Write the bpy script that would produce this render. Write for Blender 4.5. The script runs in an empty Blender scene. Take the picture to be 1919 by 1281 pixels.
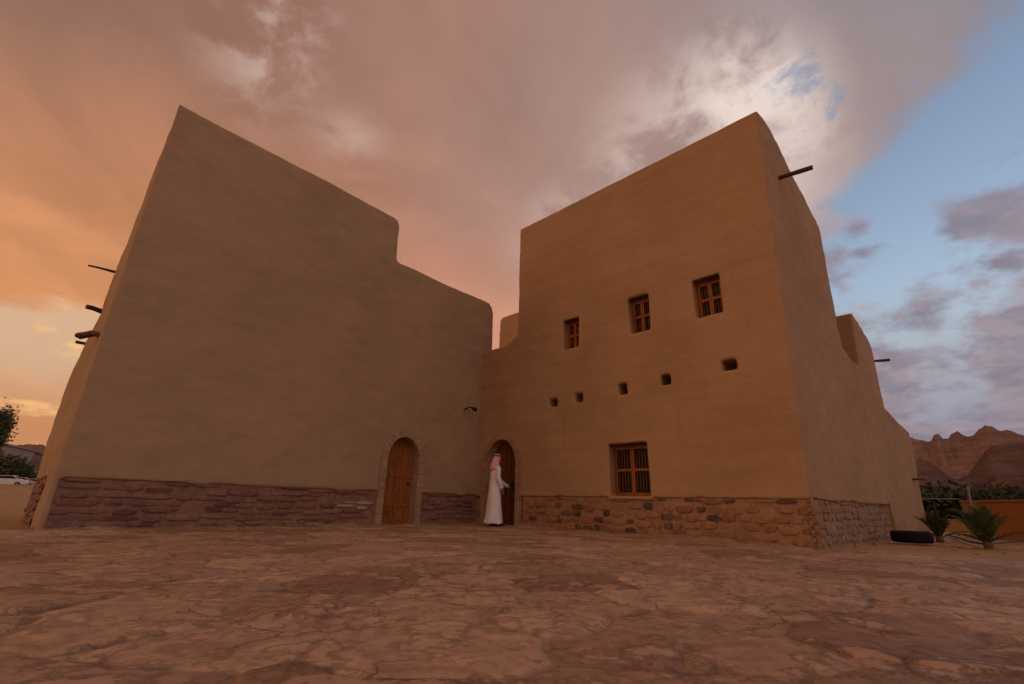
import bpy, bmesh, math, random
import numpy as np
from mathutils import Vector, Matrix, noise
random.seed(7)
rad = math.radians
D = bpy.data
scene = bpy.context.scene
COL = scene.collection

# ------------------------------------------------------------------ camera
FPX, IW, IH = 870.0, 1919, 1281
ROLL = rad(1.48); PITCH = math.atan(305 / FPX); CAM_H = 0.53
cam = D.cameras.new('camera'); co = D.objects.new('camera', cam); COL.objects.link(co)
cam.sensor_width = 36; cam.lens = FPX / IW * 36; cam.clip_start = 0.05; cam.clip_end = 9000
co.location = (0, 0, CAM_H)
co.matrix_world = (Matrix.Translation((0, 0, CAM_H)) @ Matrix.Rotation(rad(90) + PITCH, 4, 'X')
                   @ Matrix.Rotation(ROLL, 4, 'Z'))
scene.camera = co
scene.view_settings.view_transform = 'Standard'; scene.view_settings.look = 'None'
scene.view_settings.exposure = 0.0; scene.view_settings.gamma = 1.0
scene.view_settings.use_curve_mapping = False

# ------------------------------------------------------------------ node helpers
class NT:
    def __init__(s, tree): s.t = tree; s.n = tree.nodes; s.l = tree.links
    def new(s, k, **kw):
        n = s.n.new(k)
        for a, b in kw.items(): setattr(n, a, b)
        return n
    def put(s, sock, v):
        if isinstance(v, bpy.types.NodeSocket): s.l.new(v, sock)
        elif v is not None:
            if isinstance(v, (tuple, list)) and len(v) == 3 and sock.type == 'RGBA': v = (*v, 1)
            sock.default_value = v
    def m(s, op, a, b=None, c=None, clamp=False):
        n = s.new('ShaderNodeMath', operation=op, use_clamp=clamp)
        s.put(n.inputs[0], a)
        if b is not None: s.put(n.inputs[1], b)
        if c is not None: s.put(n.inputs[2], c)
        return n.outputs[0]
    def v(s, op, a, b=None):
        n = s.new('ShaderNodeVectorMath', operation=op)
        s.put(n.inputs[0], a)
        if b is not None: s.put(n.inputs['Scale'] if op == 'SCALE' else n.inputs[1], b)
        return n.outputs[1] if op in ('DOT_PRODUCT', 'LENGTH') else n.outputs[0]
    def ss(s, x, a, b, ta=0.0, tb=1.0):      # smoothstep remap
        n = s.new('ShaderNodeMapRange', interpolation_type='SMOOTHSTEP')
        s.put(n.inputs[0], x)
        for i, q in enumerate((a, b, ta, tb)): s.put(n.inputs[i + 1], q)
        return n.outputs[0]
    def mix(s, f, a, b, mode='MIX'):
        n = s.new('ShaderNodeMix', data_type='RGBA', blend_type=mode)
        s.put(n.inputs[0], f); s.put(n.inputs[6], a); s.put(n.inputs[7], b)
        return n.outputs[2]
    def noise(s, vec, scale=1.0, detail=4.0, rough=0.55, dist=0.0, col=False):
        n = s.new('ShaderNodeTexNoise')
        s.put(n.inputs['Vector'], vec); s.put(n.inputs['Scale'], scale); s.put(n.inputs['Detail'], detail)
        s.put(n.inputs['Roughness'], rough); s.put(n.inputs['Distortion'], dist)
        return n.outputs[1 if col else 0]
    def vor(s, vec, scale, feature='F1', rnd=1.0):
        n = s.new('ShaderNodeTexVoronoi', feature=feature)
        s.put(n.inputs['Vector'], vec); s.put(n.inputs['Scale'], scale); s.put(n.inputs['Randomness'], rnd)
        return n.outputs
    def ramp(s, f, stops, interp='LINEAR'):
        n = s.new('ShaderNodeValToRGB'); cr = n.color_ramp; cr.interpolation = interp
        while len(cr.elements) < len(stops): cr.elements.new(0.5)
        for e, (p, c) in zip(cr.elements, stops):
            e.position = p; e.color = (*c, 1) if len(c) == 3 else c
        s.put(n.inputs[0], f); return n.outputs[0]
    def sep(s, vec):
        n = s.new('ShaderNodeSeparateXYZ'); s.put(n.inputs[0], vec); return n.outputs
    def comb(s, x, y, z):
        n = s.new('ShaderNodeCombineXYZ')
        for i, q in enumerate((x, y, z)): s.put(n.inputs[i], q)
        return n.outputs[0]

# ------------------------------------------------------------------ world: dusk sky with cloud deck
SUN_AZ, SUN_EL = -112.0, 11.0          # azimuth from +Y, clockwise
SKY_GAIN = 0.014
world = D.worlds.new("World"); scene.world = world; world.use_nodes = True
W = NT(world.node_tree)
bg = [n for n in W.n if n.type == 'BACKGROUND'][0]
sky = W.new('ShaderNodeTexSky', sky_type='NISHITA', sun_disc=False)
sky.sun_elevation = rad(SUN_EL); sky.sun_rotation = rad(SUN_AZ)
sky.air_density = 1.6; sky.dust_density = 1.4; sky.ozone_density = 2.0
tc = W.new('ShaderNodeTexCoord'); dirv = W.v('NORMALIZE', tc.outputs['Generated'])
X, Y, Z = W.sep(dirv)
DEG = 57.2958
az = W.m('MULTIPLY', W.m('ARCTAN2', X, Y), DEG)
el = W.m('MULTIPLY', W.m('ARCSINE', Z), DEG)
zz = W.m('ADD', W.m('MAXIMUM', Z, 0.0), 0.22)
flat = W.comb(W.m('DIVIDE', X, zz), W.m('DIVIDE', Y, zz), 0.0)      # cloud layer seen from below
n_big = W.noise(flat, 0.75, 5, 0.5, 0.35)
n_mid = W.noise(W.v('ADD', flat, (3.1, 7.7, 0)), 2.0, 8, 0.56, 0.6)
n_fin = W.noise(W.v('ADD', flat, (9.3, 1.7, 0)), 6.5, 7, 0.62, 0.4)
n_warp = W.noise(dirv, 2.6, 5, 0.55)
def blob(a0, e0, ra, re, soft=1.0):
    da = W.m('DIVIDE', W.m('SUBTRACT', az, a0), ra); de = W.m('DIVIDE', W.m('SUBTRACT', el, e0), re)
    r = W.m('SQRT', W.m('ADD', W.m('MULTIPLY', da, da), W.m('MULTIPLY', de, de)))
    r = W.m('ADD', r, W.m('MULTIPLY', W.m('SUBTRACT', n_mid, 0.5), 1.6))
    return W.ss(r, 1.2, 0.0)
# clear sky
clear = W.mix(1.0, sky.outputs[0], (SKY_GAIN * 14.0, SKY_GAIN * 12.2, SKY_GAIN * 13.4), 'MULTIPLY')
clear = W.mix(W.ss(el, 24, 8), clear, (.34, .345, .42))
# deck colour by direction: orange over the left horizon to mauve and grey on the right
azw = W.m('ADD', az, W.m('MULTIPLY', W.m('SUBTRACT', n_warp, 0.5), 34))
t = W.m('DIVIDE', W.m('ADD', azw, 70), 140, clamp=True)
low = W.ramp(t, [(0.0, (.62, .27, .11)), (0.17, (.63, .27, .12)), (0.35, (.60, .26, .145)), (0.5, (.56, .27, .18)), (0.65, (.48, .30, .25)), (0.8, (.36, .29, .31)), (1.0, (.27, .26, .32))])
high = W.ramp(t, [(0.0, (.24, .135, .105)), (0.2, (.33, .165, .115)), (0.4, (.40, .215, .165)), (0.6, (.39, .25, .215)), (0.8, (.30, .24, .25)), (1.0, (.26, .26, .30))])
elw = W.m('ADD', el, W.m('MULTIPLY', W.m('SUBTRACT', n_big, 0.5), 30))
deck = W.mix(W.ss(elw, 17, 44), low, high)
shade = W.m('ADD', W.m('MULTIPLY', W.m('SUBTRACT', n_mid, 0.5), 1.1), W.m('MULTIPLY', W.m('SUBTRACT', n_big, 0.5), 0.9))
deck = W.mix(1.0, deck, W.ramp(W.m('ADD', shade, 0.5, clamp=True), [(0.12, (.72, .72, .76)), (0.5, (1, 1, 1)), (0.85, (1.35, 1.3, 1.25))]), 'MULTIPLY')
def lit(cur, a0, e0, ra, re, col, amt, thr=0.42):
    f = W.m('MULTIPLY', blob(a0, e0, ra, re), W.ss(W.m('ADD', W.m('MULTIPLY', n_mid, 0.55), W.m('MULTIPLY', n_fin, 0.45)), thr + .01, thr + 0.14))
    return W.mix(W.m('MULTIPLY', f, amt), cur, col)
deck = lit(deck, 27, 39, 18, 12, (.80, .63, .55), 1.0, .42)
deck = lit(deck, 13, 31, 14, 8, (.66, .49, .43), 0.85, .37)
deck = lit(deck, 33, 33, 12, 9, (.66, .53, .50), 0.9, .36)
deck = lit(deck, 34, 42, 12, 11, (.92, .78, .70), 0.9, .45)
deck = lit(deck, -36, 46, 10, 9, (.66, .48, .42), 0.85, .43)
deck = lit(deck, -24, 40, 7, 4, (.62, .42, .34), 0.6)
# deck coverage: open sky to the right of a ragged edge
edge = W.m('ADD', 34.0, W.m('MULTIPLY', W.m('MAXIMUM', W.m('SUBTRACT', el, 30.0), 0.0), 2.3))
ragged = W.m('ADD', W.m('SUBTRACT', edge, az), W.m('ADD', W.m('MULTIPLY', W.m('SUBTRACT', n_mid, 0.5), 34), W.m('MULTIPLY', W.m('SUBTRACT', n_fin, 0.5), 22)))
cover = W.ss(ragged, -5, 5)
holes = W.m('MULTIPLY', W.ss(n_fin, .56, .66), W.m('MULTIPLY', W.ss(az, 30, 38), W.ss(el, 28, 38)))
cover = W.m('MULTIPLY', cover, W.m('SUBTRACT', 1.0, W.m('MULTIPLY', holes, 0.6)))
# lilac streaks low on the right
st = W.comb(W.m('MULTIPLY', az, 0.062), W.m('MULTIPLY', el, 0.11), 2.0)
n_st = W.noise(st, 1.6, 8, 0.58, 0.1)
stf = W.m('MULTIPLY', W.ss(W.m('SUBTRACT', n_st, W.m('MULTIPLY', W.m('SUBTRACT', el, 17), 0.008)), .39, .53), W.ss(az, 26, 38))
stf = W.m('MULTIPLY', stf, W.ss(el, 33, 27))
puff = W.m('MAXIMUM', blob(40.8, 27.3, 3.4, 2.6), W.m('MAXIMUM', blob(49.5, 25.5, 6.5, 3.6), W.m('MAXIMUM', blob(43, 18.5, 7.5, 4.2), blob(52, 18, 7, 3.5))))
stf = W.m('MAXIMUM', stf, W.m('MULTIPLY', W.ss(W.m('ADD', puff, W.m('MULTIPLY', W.m('SUBTRACT', n_st, .5), 3.0)), .25, .85), W.ss(az, 26, 36)))
lilac = W.mix(W.ss(n_fin, .35, .65), (.235, .20, .25), (.35, .275, .31))
base = W.mix(W.m('MULTIPLY', stf, .9), clear, lilac)
skyc = W.mix(cover, base, deck)
# pale band and glowing scraps low on the left
band = W.m('MULTIPLY', W.ss(W.m('ADD', el, W.m('MULTIPLY', W.m('SUBTRACT', n_st, .5), 7)), 16.8, 15.2), W.ss(el, 5, 12))
band = W.m('MULTIPLY', band, W.ss(az, -32, -40))
skyc = W.mix(W.m('MULTIPLY', band, .85), skyc, (.70, .46, .29))
st2 = W.noise(W.comb(W.m('MULTIPLY', az, 0.10), W.m('MULTIPLY', el, 0.28), 5.0), 1.6, 5, .5, .2)
glow = W.m('MULTIPLY', W.m('MULTIPLY', W.ss(st2, .53, .64), W.ss(el, 18, 14)), W.ss(az, -35, -42))
skyc = W.mix(W.m('MULTIPLY', glow, .8), skyc, (.95, .55, .22))
# unseen sky behind the camera: invented warm (left) and pink (right) cloud, filling the facades
rearc = W.mix(W.ss(az, -20, 60), (.60, .30, .155), (.63, .47, .41))
rearc = W.mix(1.0, rearc, W.ramp(W.m('ADD', shade, 0.5, clamp=True), [(0.1, (.6, .6, .62)), (0.5, (1, 1, 1)), (0.9, (1.4, 1.35, 1.3))]), 'MULTIPLY')
rear = W.ss(W.m('ABSOLUTE', az), 62, 95)
skyc = W.mix(rear, skyc, rearc)
# haze towards the horizon and dim ground half
skyc = W.mix(W.ss(el, 7, 0), skyc, W.mix(W.ss(az, -20, 40), (.55, .25, .12), (.24, .205, .235)))
W.put(bg.inputs[0], skyc); bg.inputs[1].default_value = 1.0 if False else 0.1
# the background runs at strength 0.1, so the cloud colours above are multiplied up to match
W.put(bg.inputs[0], W.v('SCALE', skyc, 10.0))

# ------------------------------------------------------------------ sun (low, behind thin cloud)
sl = D.lights.new('sun', 'SUN'); so = D.objects.new('sun', sl); COL.objects.link(so)
sl.energy = 0.40; sl.angle = rad(28); sl.color = (1.0, .60, .33)
sd = Vector((math.sin(rad(SUN_AZ)) * math.cos(rad(SUN_EL)), math.cos(rad(SUN_AZ)) * math.cos(rad(SUN_EL)), math.sin(rad(SUN_EL))))
so.rotation_euler = sd.to_track_quat('Z', 'Y').to_euler()
so.location = (-20, -10, 20)

# ------------------------------------------------------------------ survey helpers (photo measurement -> metres)
def ray(px, py):
    x = px - IW / 2; y = -(py - IH / 2)
    c, s = math.cos(ROLL), math.sin(ROLL)
    a = x * c - y * s; b = x * s + y * c
    return Vector((a, FPX * math.cos(PITCH) - b * math.sin(PITCH), FPX * math.sin(PITCH) + b * math.cos(PITCH)))
def at(px, py, z=0.0):
    d = ray(px, py); return Vector((d.x, d.y, 0)) * ((z - CAM_H) / d.z) + Vector((0, 0, z))
def away(px, py, dist):                      # a point at ground distance dist along the sight line
    d = ray(px, py); k = dist / math.hypot(d.x, d.y)
    return Vector((d.x * k, d.y * k, CAM_H + d.z * k))
def azd(a): return Vector((math.sin(rad(a)), math.cos(rad(a)), 0))
class Face:                                   # upright wall face: s along it, w outwards, z up
    def __init__(f, o, d, n): f.o = o; f.d = d; f.n = n
    def p(f, s, z, w=0.0): return f.o + f.d * s + f.n * w + Vector((0, 0, z))
    def hit(f, px, py):
        d = ray(px, py)
        det = -d.x * f.d.y + f.d.x * d.y
        t = (-f.o.x * f.d.y + f.d.x * f.o.y) / det
        s = (d.x * f.o.y - d.y * f.o.x) / det
        return s, CAM_H + t * d.z
    def xyz(f): return f.d, f.n
dl = azd(43.07); dr = azd(-46.1)
nl = Vector((-dl.y, dl.x, 0)); nr = Vector((-dr.y, dr.x, 0))
FL = Face(nl * 10.3, dl, -nl)                 # facade of the left house
FR = Face(nr * -9.5, dr, nr)                  # facade of the right house
C1 = FR.p(2.04, 0); C2 = FL.p(0.70, 0)
ps = azd(48.5); psl = azd(-47)
FS = Face(C1, ps, Vector((ps.y, -ps.x, 0)))   # right house, side wall
FSL = Face(C2, psl, Vector((psl.y, -psl.x, 0)) if (Vector((psl.y, -psl.x, 0))).dot(Vector((-1, -1, 0))) > 0 else Vector((-psl.y, psl.x, 0)))

# ------------------------------------------------------------------ object helpers
def tag(o, label=None, cat=None, group=None, kind=None):
    for k, v in (('label', label), ('category', cat), ('group', group), ('kind', kind)):
        if v: o[k] = v
    return o
def thing(name, loc, label, cat, group=None, rz=0):
    o = D.objects.new(name, None); COL.objects.link(o); o.location = loc; o.rotation_euler = (0, 0, rz)
    o.empty_display_size = .2
    return tag(o, label, cat, group)
def link(name, me, mat, parent=None, smooth=False, world_coords=True):
    """mesh given in world coordinates is moved into its parent's frame"""
    me.name = name
    if mat is not None and not me.materials: me.materials.append(mat)
    if smooth:
        me.polygons.foreach_set('use_smooth', [True] * len(me.polygons))
    o = D.objects.new(name, me); COL.objects.link(o)
    if parent is not None:
        o.parent = parent
        if world_coords:
            off = Vector((0, 0, 0)); p = parent
            while p is not None: off += p.location; p = p.parent
            me.transform(Matrix.Translation(-off))
    return o
def bm_link(name, bm, mat, parent=None, smooth=False, world_coords=True, bevel=0):
    if bevel:
        bmesh.ops.bevel(bm, geom=[e for e in bm.edges if e.is_manifold and e.calc_face_angle(0) > .5], offset=bevel, segments=2, affect='EDGES', profile=.6)
    bmesh.ops.recalc_face_normals(bm, faces=bm.faces)
    me = D.meshes.new(name); bm.to_mesh(me); bm.free()
    return link(name, me, mat, parent, smooth, world_coords)
def prism(bm, pts, vec):
    """closed prism: polygon pts swept along vec"""
    a = [bm.verts.new(p) for p in pts]; b = [bm.verts.new(p + vec) for p in pts]
    bm.faces.new(a); bm.faces.new(b[::-1])
    n = len(pts)
    for i in range(n): bm.faces.new((a[i], b[i], b[(i + 1) % n], a[(i + 1) % n]))
def fbox(bm, F, s0, s1, z0, z1, w0, w1):
    prism(bm, [F.p(s0, z0, w0), F.p(s1, z0, w0), F.p(s1, z1, w0), F.p(s0, z1, w0)], F.n * (w1 - w0))
def box(bm, c, sx, sy, sz, M=None):
    r = bmesh.ops.create_cube(bm, size=1)
    mat = Matrix.Translation(c) @ (M or Matrix.Identity(4)) @ Matrix.Diagonal((sx, sy, sz, 1))
    bmesh.ops.transform(bm, matrix=mat, verts=r['verts'])
    return r['verts']
def tube(bm, pts, radii, seg=10, cap=True, flat=1.0):
    pts = [Vector(p) for p in pts]
    if not isinstance(radii, (list, tuple)): radii = [radii] * len(pts)
    rings = []; ref = None
    for i, p in enumerate(pts):
        t = (pts[min(i + 1, len(pts) - 1)] - pts[max(i - 1, 0)]).normalized()
        if ref is None: ref = t.orthogonal().normalized()
        ref = (ref - t * ref.dot(t)).normalized(); q = t.cross(ref)
        rings.append([bm.verts.new(p + (ref * math.cos(2 * math.pi * k / seg) + q * math.sin(2 * math.pi * k / seg) * flat) * radii[i]) for k in range(seg)])
    for a, b in zip(rings, rings[1:]):
        for k in range(seg): bm.faces.new((a[k], a[(k + 1) % seg], b[(k + 1) % seg], b[k]))
    if cap: bm.faces.new(rings[0][::-1]); bm.faces.new(rings[-1])
    return rings
def eval_mesh(ob):
    dg = bpy.context.evaluated_depsgraph_get(); dg.update()
    me = D.meshes.new_from_object(ob.evaluated_get(dg)); return me
def bm_obj(bm, name='temp'):
    bmesh.ops.recalc_face_normals(bm, faces=bm.faces)
    me = D.meshes.new(name); bm.to_mesh(me); bm.free()
    o = D.objects.new(name, me); COL.objects.link(o); return o
def kill(*obs):
    for o in obs:
        me = o.data; D.objects.remove(o)
        if me and me.users == 0: D.meshes.remove(me)

# ------------------------------------------------------------------ materials
def material(name, build):
    m = D.materials.new(name); m.use_nodes = True
    N = NT(m.node_tree); b = [n for n in N.n if n.type == 'BSDF_PRINCIPLED'][0]
    b.inputs['Specular IOR Level'].default_value = 0.25
    build(N, b); return m
def bump(N, b, h, strength, dist, prev=None):
    n = N.new('ShaderNodeBump'); n.inputs['Strength'].default_value = strength; n.inputs['Distance'].default_value = dist
    N.put(n.inputs['Height'], h)
    if prev is not None: N.put(n.inputs['Normal'], prev)
    N.put(b.inputs['Normal'], n.outputs[0]); return n.outputs[0]
def pos(N): return N.new('ShaderNodeNewGeometry').outputs['Position']

def adobe(c0, c1, c2, streak=0.0):
    def f(N, b):
        P = pos(N); x, y, z = N.sep(P)
        big = N.noise(P, .55, 5, .6, .3)
        mid = N.noise(N.comb(x, y, N.m('MULTIPLY', z, 3.2)), 1.6, 6, .6, .2)
        fine = N.noise(P, 38, 4, .65)
        c = N.mix(N.ss(big, .3, .7), c0, c1)
        c = N.mix(N.m('MULTIPLY', N.ss(mid, .42, .72), .35), c, c2)
        # faint rain streaks
        st = N.noise(N.comb(N.m('MULTIPLY', x, 5.5), N.m('MULTIPLY', y, 5.5), N.m('MULTIPLY', z, .35)), 1.0, 5, .6, .15)
        c = N.mix(N.m('MULTIPLY', N.ss(st, .5, .75), streak), c, tuple(q * .68 for q in c2))
        c = N.mix(N.m('MULTIPLY', N.ss(fine, .35, .7), .25), c, tuple(q * .8 for q in c1))
        spots = N.noise(P, 9, 3, .7)
        c = N.mix(N.m('MULTIPLY', N.ss(spots, .66, .76), .35), c, tuple(q * .62 for q in c0))
        N.put(b.inputs['Base Color'], c); b.inputs['Roughness'].default_value = .95
        h = N.m('ADD', N.m('MULTIPLY', N.noise(P, 2.3, 6, .6), 1.0), N.m('MULTIPLY', fine, .10))
        h = N.m('ADD', h, N.m('MULTIPLY', N.noise(N.comb(x, y, N.m('MULTIPLY', z, 2.5)), 4.0, 5, .6), .30))
        bump(N, b, h, .5, .035)
    return f
M = {}
M['plaster_left'] = material('plaster_left', adobe((.40, .27, .175), (.335, .222, .145), (.42, .295, .195), .16))
M['plaster_right'] = material('plaster_right', adobe((.40, .257, .162), (.335, .21, .13), (.43, .285, .185), .34))
def fstone(N, b):
    at_ = N.new('ShaderNodeAttribute', attribute_name='tone'); P = pos(N)
    n = N.noise(P, 14, 6, .65); n2 = N.noise(P, 60, 4, .6); n3 = N.noise(P, 4, 3, .5)
    c = N.mix(1, at_.outputs['Color'], N.ramp(n, [(.25, (.62, .6, .6)), (.55, (1, 1, 1)), (.8, (1.25, 1.2, 1.12))]), 'MULTIPLY')
    c = N.mix(N.m('MULTIPLY', N.ss(n3, .48, .62), .35), c, (.27, .165, .115))
    N.put(b.inputs['Base Color'], c); b.inputs['Roughness'].default_value = .9
    bump(N, b, N.m('ADD', n, N.m('MULTIPLY', n2, .3)), .7, .02)
M['stone'] = material('stone', fstone)
def wood(c0, c1, axis='z', grain=22, rough=.55):
    def f(N, b):
        P = pos(N); x, y, z = N.sep(P)
        G = N.comb(N.m('MULTIPLY', x, grain), N.m('MULTIPLY', y, grain), N.m('MULTIPLY', z, 1.4))
        n = N.noise(G, 1, 5, .6, 1.4)
        kn = N.vor(N.comb(N.m('MULTIPLY', x, 3.3), N.m('MULTIPLY', y, 3.3), N.m('MULTIPLY', z, 2.4)), 1.6)[0]
        c = N.mix(N.ss(n, .3, .7), c0, c1)
        c = N.mix(N.m('MULTIPLY', N.ss(kn, .13, .05), .8), c, tuple(q * .22 for q in c0))
        c = N.mix(N.m('MULTIPLY', N.ss(N.noise(P, 3, 3, .5), .5, .7), .4), c, tuple(q * .55 for q in c0))
        N.put(b.inputs['Base Color'], c); b.inputs['Roughness'].default_value = rough
        bump(N, b, n, .35, .006)
    return f
M['door_wood'] = material('door_wood', wood((.20, .062, .016), (.32, .115, .028)))
M['dark_door_wood'] = material('dark_door_wood', wood((.12, .04, .013), (.18, .064, .02)))
M['window_wood'] = material('window_wood', wood((.22, .066, .014), (.34, .11, .024)))
M['old_beam'] = material('old_beam', wood((.06, .032, .02), (.11, .06, .038), rough=.85))
def plain(c, rough=.6, metal=0.0, var=.15, scale=6.0):
    def f(N, b):
        n = N.noise(pos(N), scale, 5, .6)
        N.put(b.inputs['Base Color'], N.mix(N.ss(n, .3, .7), tuple(q * (1 - var) for q in c), tuple(min(1, q * (1 + var)) for q in c)))
        b.inputs['Roughness'].default_value = rough; b.inputs['Metallic'].default_value = metal
        bump(N, b, n, .15, .01)
    return f
M['dark_glass'] = material('dark_glass', plain((.012, .010, .009), .5))
M['iron'] = material('iron', plain((.035, .028, .025), .55, .6))
M['rubber'] = material('rubber', plain((.006, .006, .007), .85, 0, .4, 20))
M['cloth_white'] = material('cloth_white', plain((.74, .72, .80), .8, 0, .05, 5))
M['skin'] = material('skin', plain((.25, .13, .08), .55, 0, .06))
M['black_cord'] = material('black_cord', plain((.012, .011, .012), .7))
M['leather'] = material('leather', plain((.03, .02, .016), .5))
def fscarf(N, b):
    P = N.new('ShaderNodeTexCoord').outputs['Object']; x, y, z = N.sep(P)
    k = N.m('MULTIPLY', N.m('SINE', N.m('MULTIPLY', N.m('ADD', x, y), 260)), N.m('SINE', N.m('MULTIPLY', z, 260)))
    N.put(b.inputs['Base Color'], N.mix(N.ss(k, -.2, .3), (.72, .62, .62), (.52, .10, .10))); b.inputs['Roughness'].default_value = .85
M['scarf'] = material('scarf', fscarf)
M['frond'] = material('frond', plain((.06, .085, .032), .6, 0, .4, 9))
M['frond_far'] = material('frond_far', plain((.030, .040, .020), .8, 0, .5, .6))
M['bark'] = material('bark', plain((.13, .09, .06), .9, 0, .3, 12))
M['orange_render'] = material('orange_render', plain((.40, .175, .06), .9, 0, .07, 1.2))
M['dull_render'] = material('dull_render', plain((.34, .22, .12), .9, 0, .1, 1.2))
M['galvanised'] = material('galvanised', plain((.20, .175, .16), .7, .2))
M['concrete'] = material('concrete', plain((.34, .31, .28), .9, 0, .15, 2))
M['pipe'] = material('pipe', plain((.10, .075, .055), .7))
M['house_white'] = material('house_white', plain((.30, .24, .22), .9, 0, .2, .5))
M['house_grey'] = material('house_grey', plain((.17, .135, .12), .9, 0, .2, .5))
M['car_white'] = material('car_white', plain((.62, .60, .60), .3, 0, .03))
M['car_silver'] = material('car_silver', plain((.38, .38, .39), .3, .4, .03))
M['leaf'] = material('leaf', plain((.06, .065, .025), .65, 0, .4, 3))
def frock(N, b):
    P = pos(N); x, y, z = N.sep(P)
    w = N.noise(P, .012, 6, .6)
    strata = N.noise(N.comb(N.m('MULTIPLY', x, .006), N.m('MULTIPLY', y, .006), N.m('ADD', N.m('MULTIPLY', z, .16), N.m('MULTIPLY', w, 3))), 1.0, 6, .65)
    crack = N.noise(N.comb(N.m('MULTIPLY', x, .09), N.m('MULTIPLY', y, .09), N.m('MULTIPLY', z, .018)), 1.0, 6, .65, .3)
    c = N.mix(N.ss(strata, .35, .65), (.19, .115, .10), (.28, .17, .14))
    c = N.mix(N.m('MULTIPLY', N.ss(crack, .55, .7), .6), c, (.11, .068, .062))
    c = N.mix(N.m('MULTIPLY', N.ss(N.noise(P, .02, 5, .6), .52, .66), .5), c, (.36, .215, .15))
    N.put(b.inputs['Base Color'], c); b.inputs['Roughness'].default_value = 1
    bump(N, b, N.m('ADD', strata, crack), 1.0, 9.0)
M['rock'] = material('rock', frock)
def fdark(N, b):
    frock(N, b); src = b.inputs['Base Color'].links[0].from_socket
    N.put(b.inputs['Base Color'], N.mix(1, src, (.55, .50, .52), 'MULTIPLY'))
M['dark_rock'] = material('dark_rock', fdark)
def fsand(N, b):
    P = pos(N); n = N.noise(P, .5, 6, .6); n2 = N.noise(P, 14, 6, .7); peb = N.vor(P, 22)[0]
    c = N.mix(N.ss(n, .35, .65), (.30, .175, .095), (.36, .225, .13))
    c = N.mix(N.m('MULTIPLY', N.ss(n2, .5, .7), .5), c, (.20, .12, .075))
    c = N.mix(N.m('MULTIPLY', N.ss(peb, .16, .08), .5), c, (.42, .31, .22))
    N.put(b.inputs['Base Color'], c); b.inputs['Roughness'].default_value = 1
    bump(N, b, N.m('ADD', N.m('ADD', n2, N.m('MULTIPLY', n, 2)), N.m('MULTIPLY', N.ss(peb, .3, 0), .4)), .8, .04)
M['sand'] = material('sand', fsand)
def fpave(N, b):
    P = pos(N); x, y, z = N.sep(P)
    at_ = N.new('ShaderNodeAttribute', attribute_name='tone').outputs['Color']
    ed = N.new('ShaderNodeAttribute', attribute_name='joint').outputs['Fac']
    n1 = N.noise(P, 1.1, 6, .62, .2); n2 = N.noise(P, 7, 8, .70, .0); n3 = N.noise(P, 45, 5, .65); n4 = N.noise(N.v('ADD', P, (5, 9, 0)), 2.6, 9, .68, .15)
    c = N.mix(1, at_, N.ramp(n2, [(.28, (.60, .56, .54)), (.5, (1, 1, 1)), (.72, (1.35, 1.28, 1.2))]), 'MULTIPLY')
    # flaked layers of the sandstone: lighter fresh faces, darker patina
    c = N.mix(N.m('MULTIPLY', N.ss(n4, .53, .60), .5), c, (.47, .30, .215))
    c = N.mix(N.m('MULTIPLY', N.ss(n4, .45, .39), .5), c, (.19, .10, .068))
    c = N.mix(N.m('MULTIPLY', N.ss(n1, .56, .70), .5), c, (.36, .235, .15))
    jm = N.ss(N.m('ADD', ed, N.m('MULTIPLY', N.m('SUBTRACT', n2, .5), .06)), .026, .010)
    crk = N.vor(N.v('ADD', P, N.v('SCALE', N.noise(P, 3.0, 5, .6, 0, True), .5)), 1.9, 'DISTANCE_TO_EDGE')[0]
    crm = N.m('MULTIPLY', N.ss(crk, .022, .006), N.ss(n1, .42, .58))
    jc = N.mix(N.ss(n1, .40, .62), (.17, .095, .065), (.37, .245, .17))
    c = N.mix(N.m('MULTIPLY', jm, N.ss(n4, .36, .56, .25, .8)), c, jc)
    c = N.mix(N.m('MULTIPLY', crm, .5), c, (.11, .06, .042))
    c = N.mix(N.m('MULTIPLY', N.ss(n3, .56, .70), .45), c, (.12, .07, .05))
    N.put(b.inputs['Base Color'], c); b.inputs['Roughness'].default_value = .68; b.inputs['Specular IOR Level'].default_value = .4
    h = N.m('ADD', N.m('MULTIPLY', n2, .5), N.m('MULTIPLY', n3, .12))
    h = N.m('ADD', h, N.m('MULTIPLY', N.ss(n4, .50, .58), .35))
    h = N.m('SUBTRACT', h, N.m('MULTIPLY', jm, .2)); h = N.m('SUBTRACT', h, N.m('MULTIPLY', crm, .3))
    bump(N, b, h, 1.0, .03)
M['paving'] = material('paving', fpave)

# ------------------------------------------------------------------ ground sheet, reaching the horizon
def ss(a, b, x):
    t = np.clip((x - a) / (b - a), 0, 1); return t * t * (3 - 2 * t)
def grid_mesh(name, XX, YY, ZZ):
    r, c = XX.shape
    co_ = np.stack([XX, YY, ZZ], -1).reshape(-1, 3)
    idx = np.arange(r * c).reshape(r, c)
    q = np.stack([idx[:-1, :-1], idx[:-1, 1:], idx[1:, 1:], idx[1:, :-1]], -1).reshape(-1, 4)
    me = D.meshes.new(name); me.vertices.add(len(co_)); me.vertices.foreach_set('co', co_.ravel().astype(np.float32))
    me.loops.add(q.size); me.loops.foreach_set('vertex_index', q.ravel().astype(np.int32))
    me.polygons.add(len(q)); me.polygons.foreach_set('loop_start', np.arange(0, q.size, 4, dtype=np.int32))
    me.polygons.foreach_set('loop_total', np.full(len(q), 4, np.int32)); me.update(calc_edges=True); me.validate()
    return me
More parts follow.
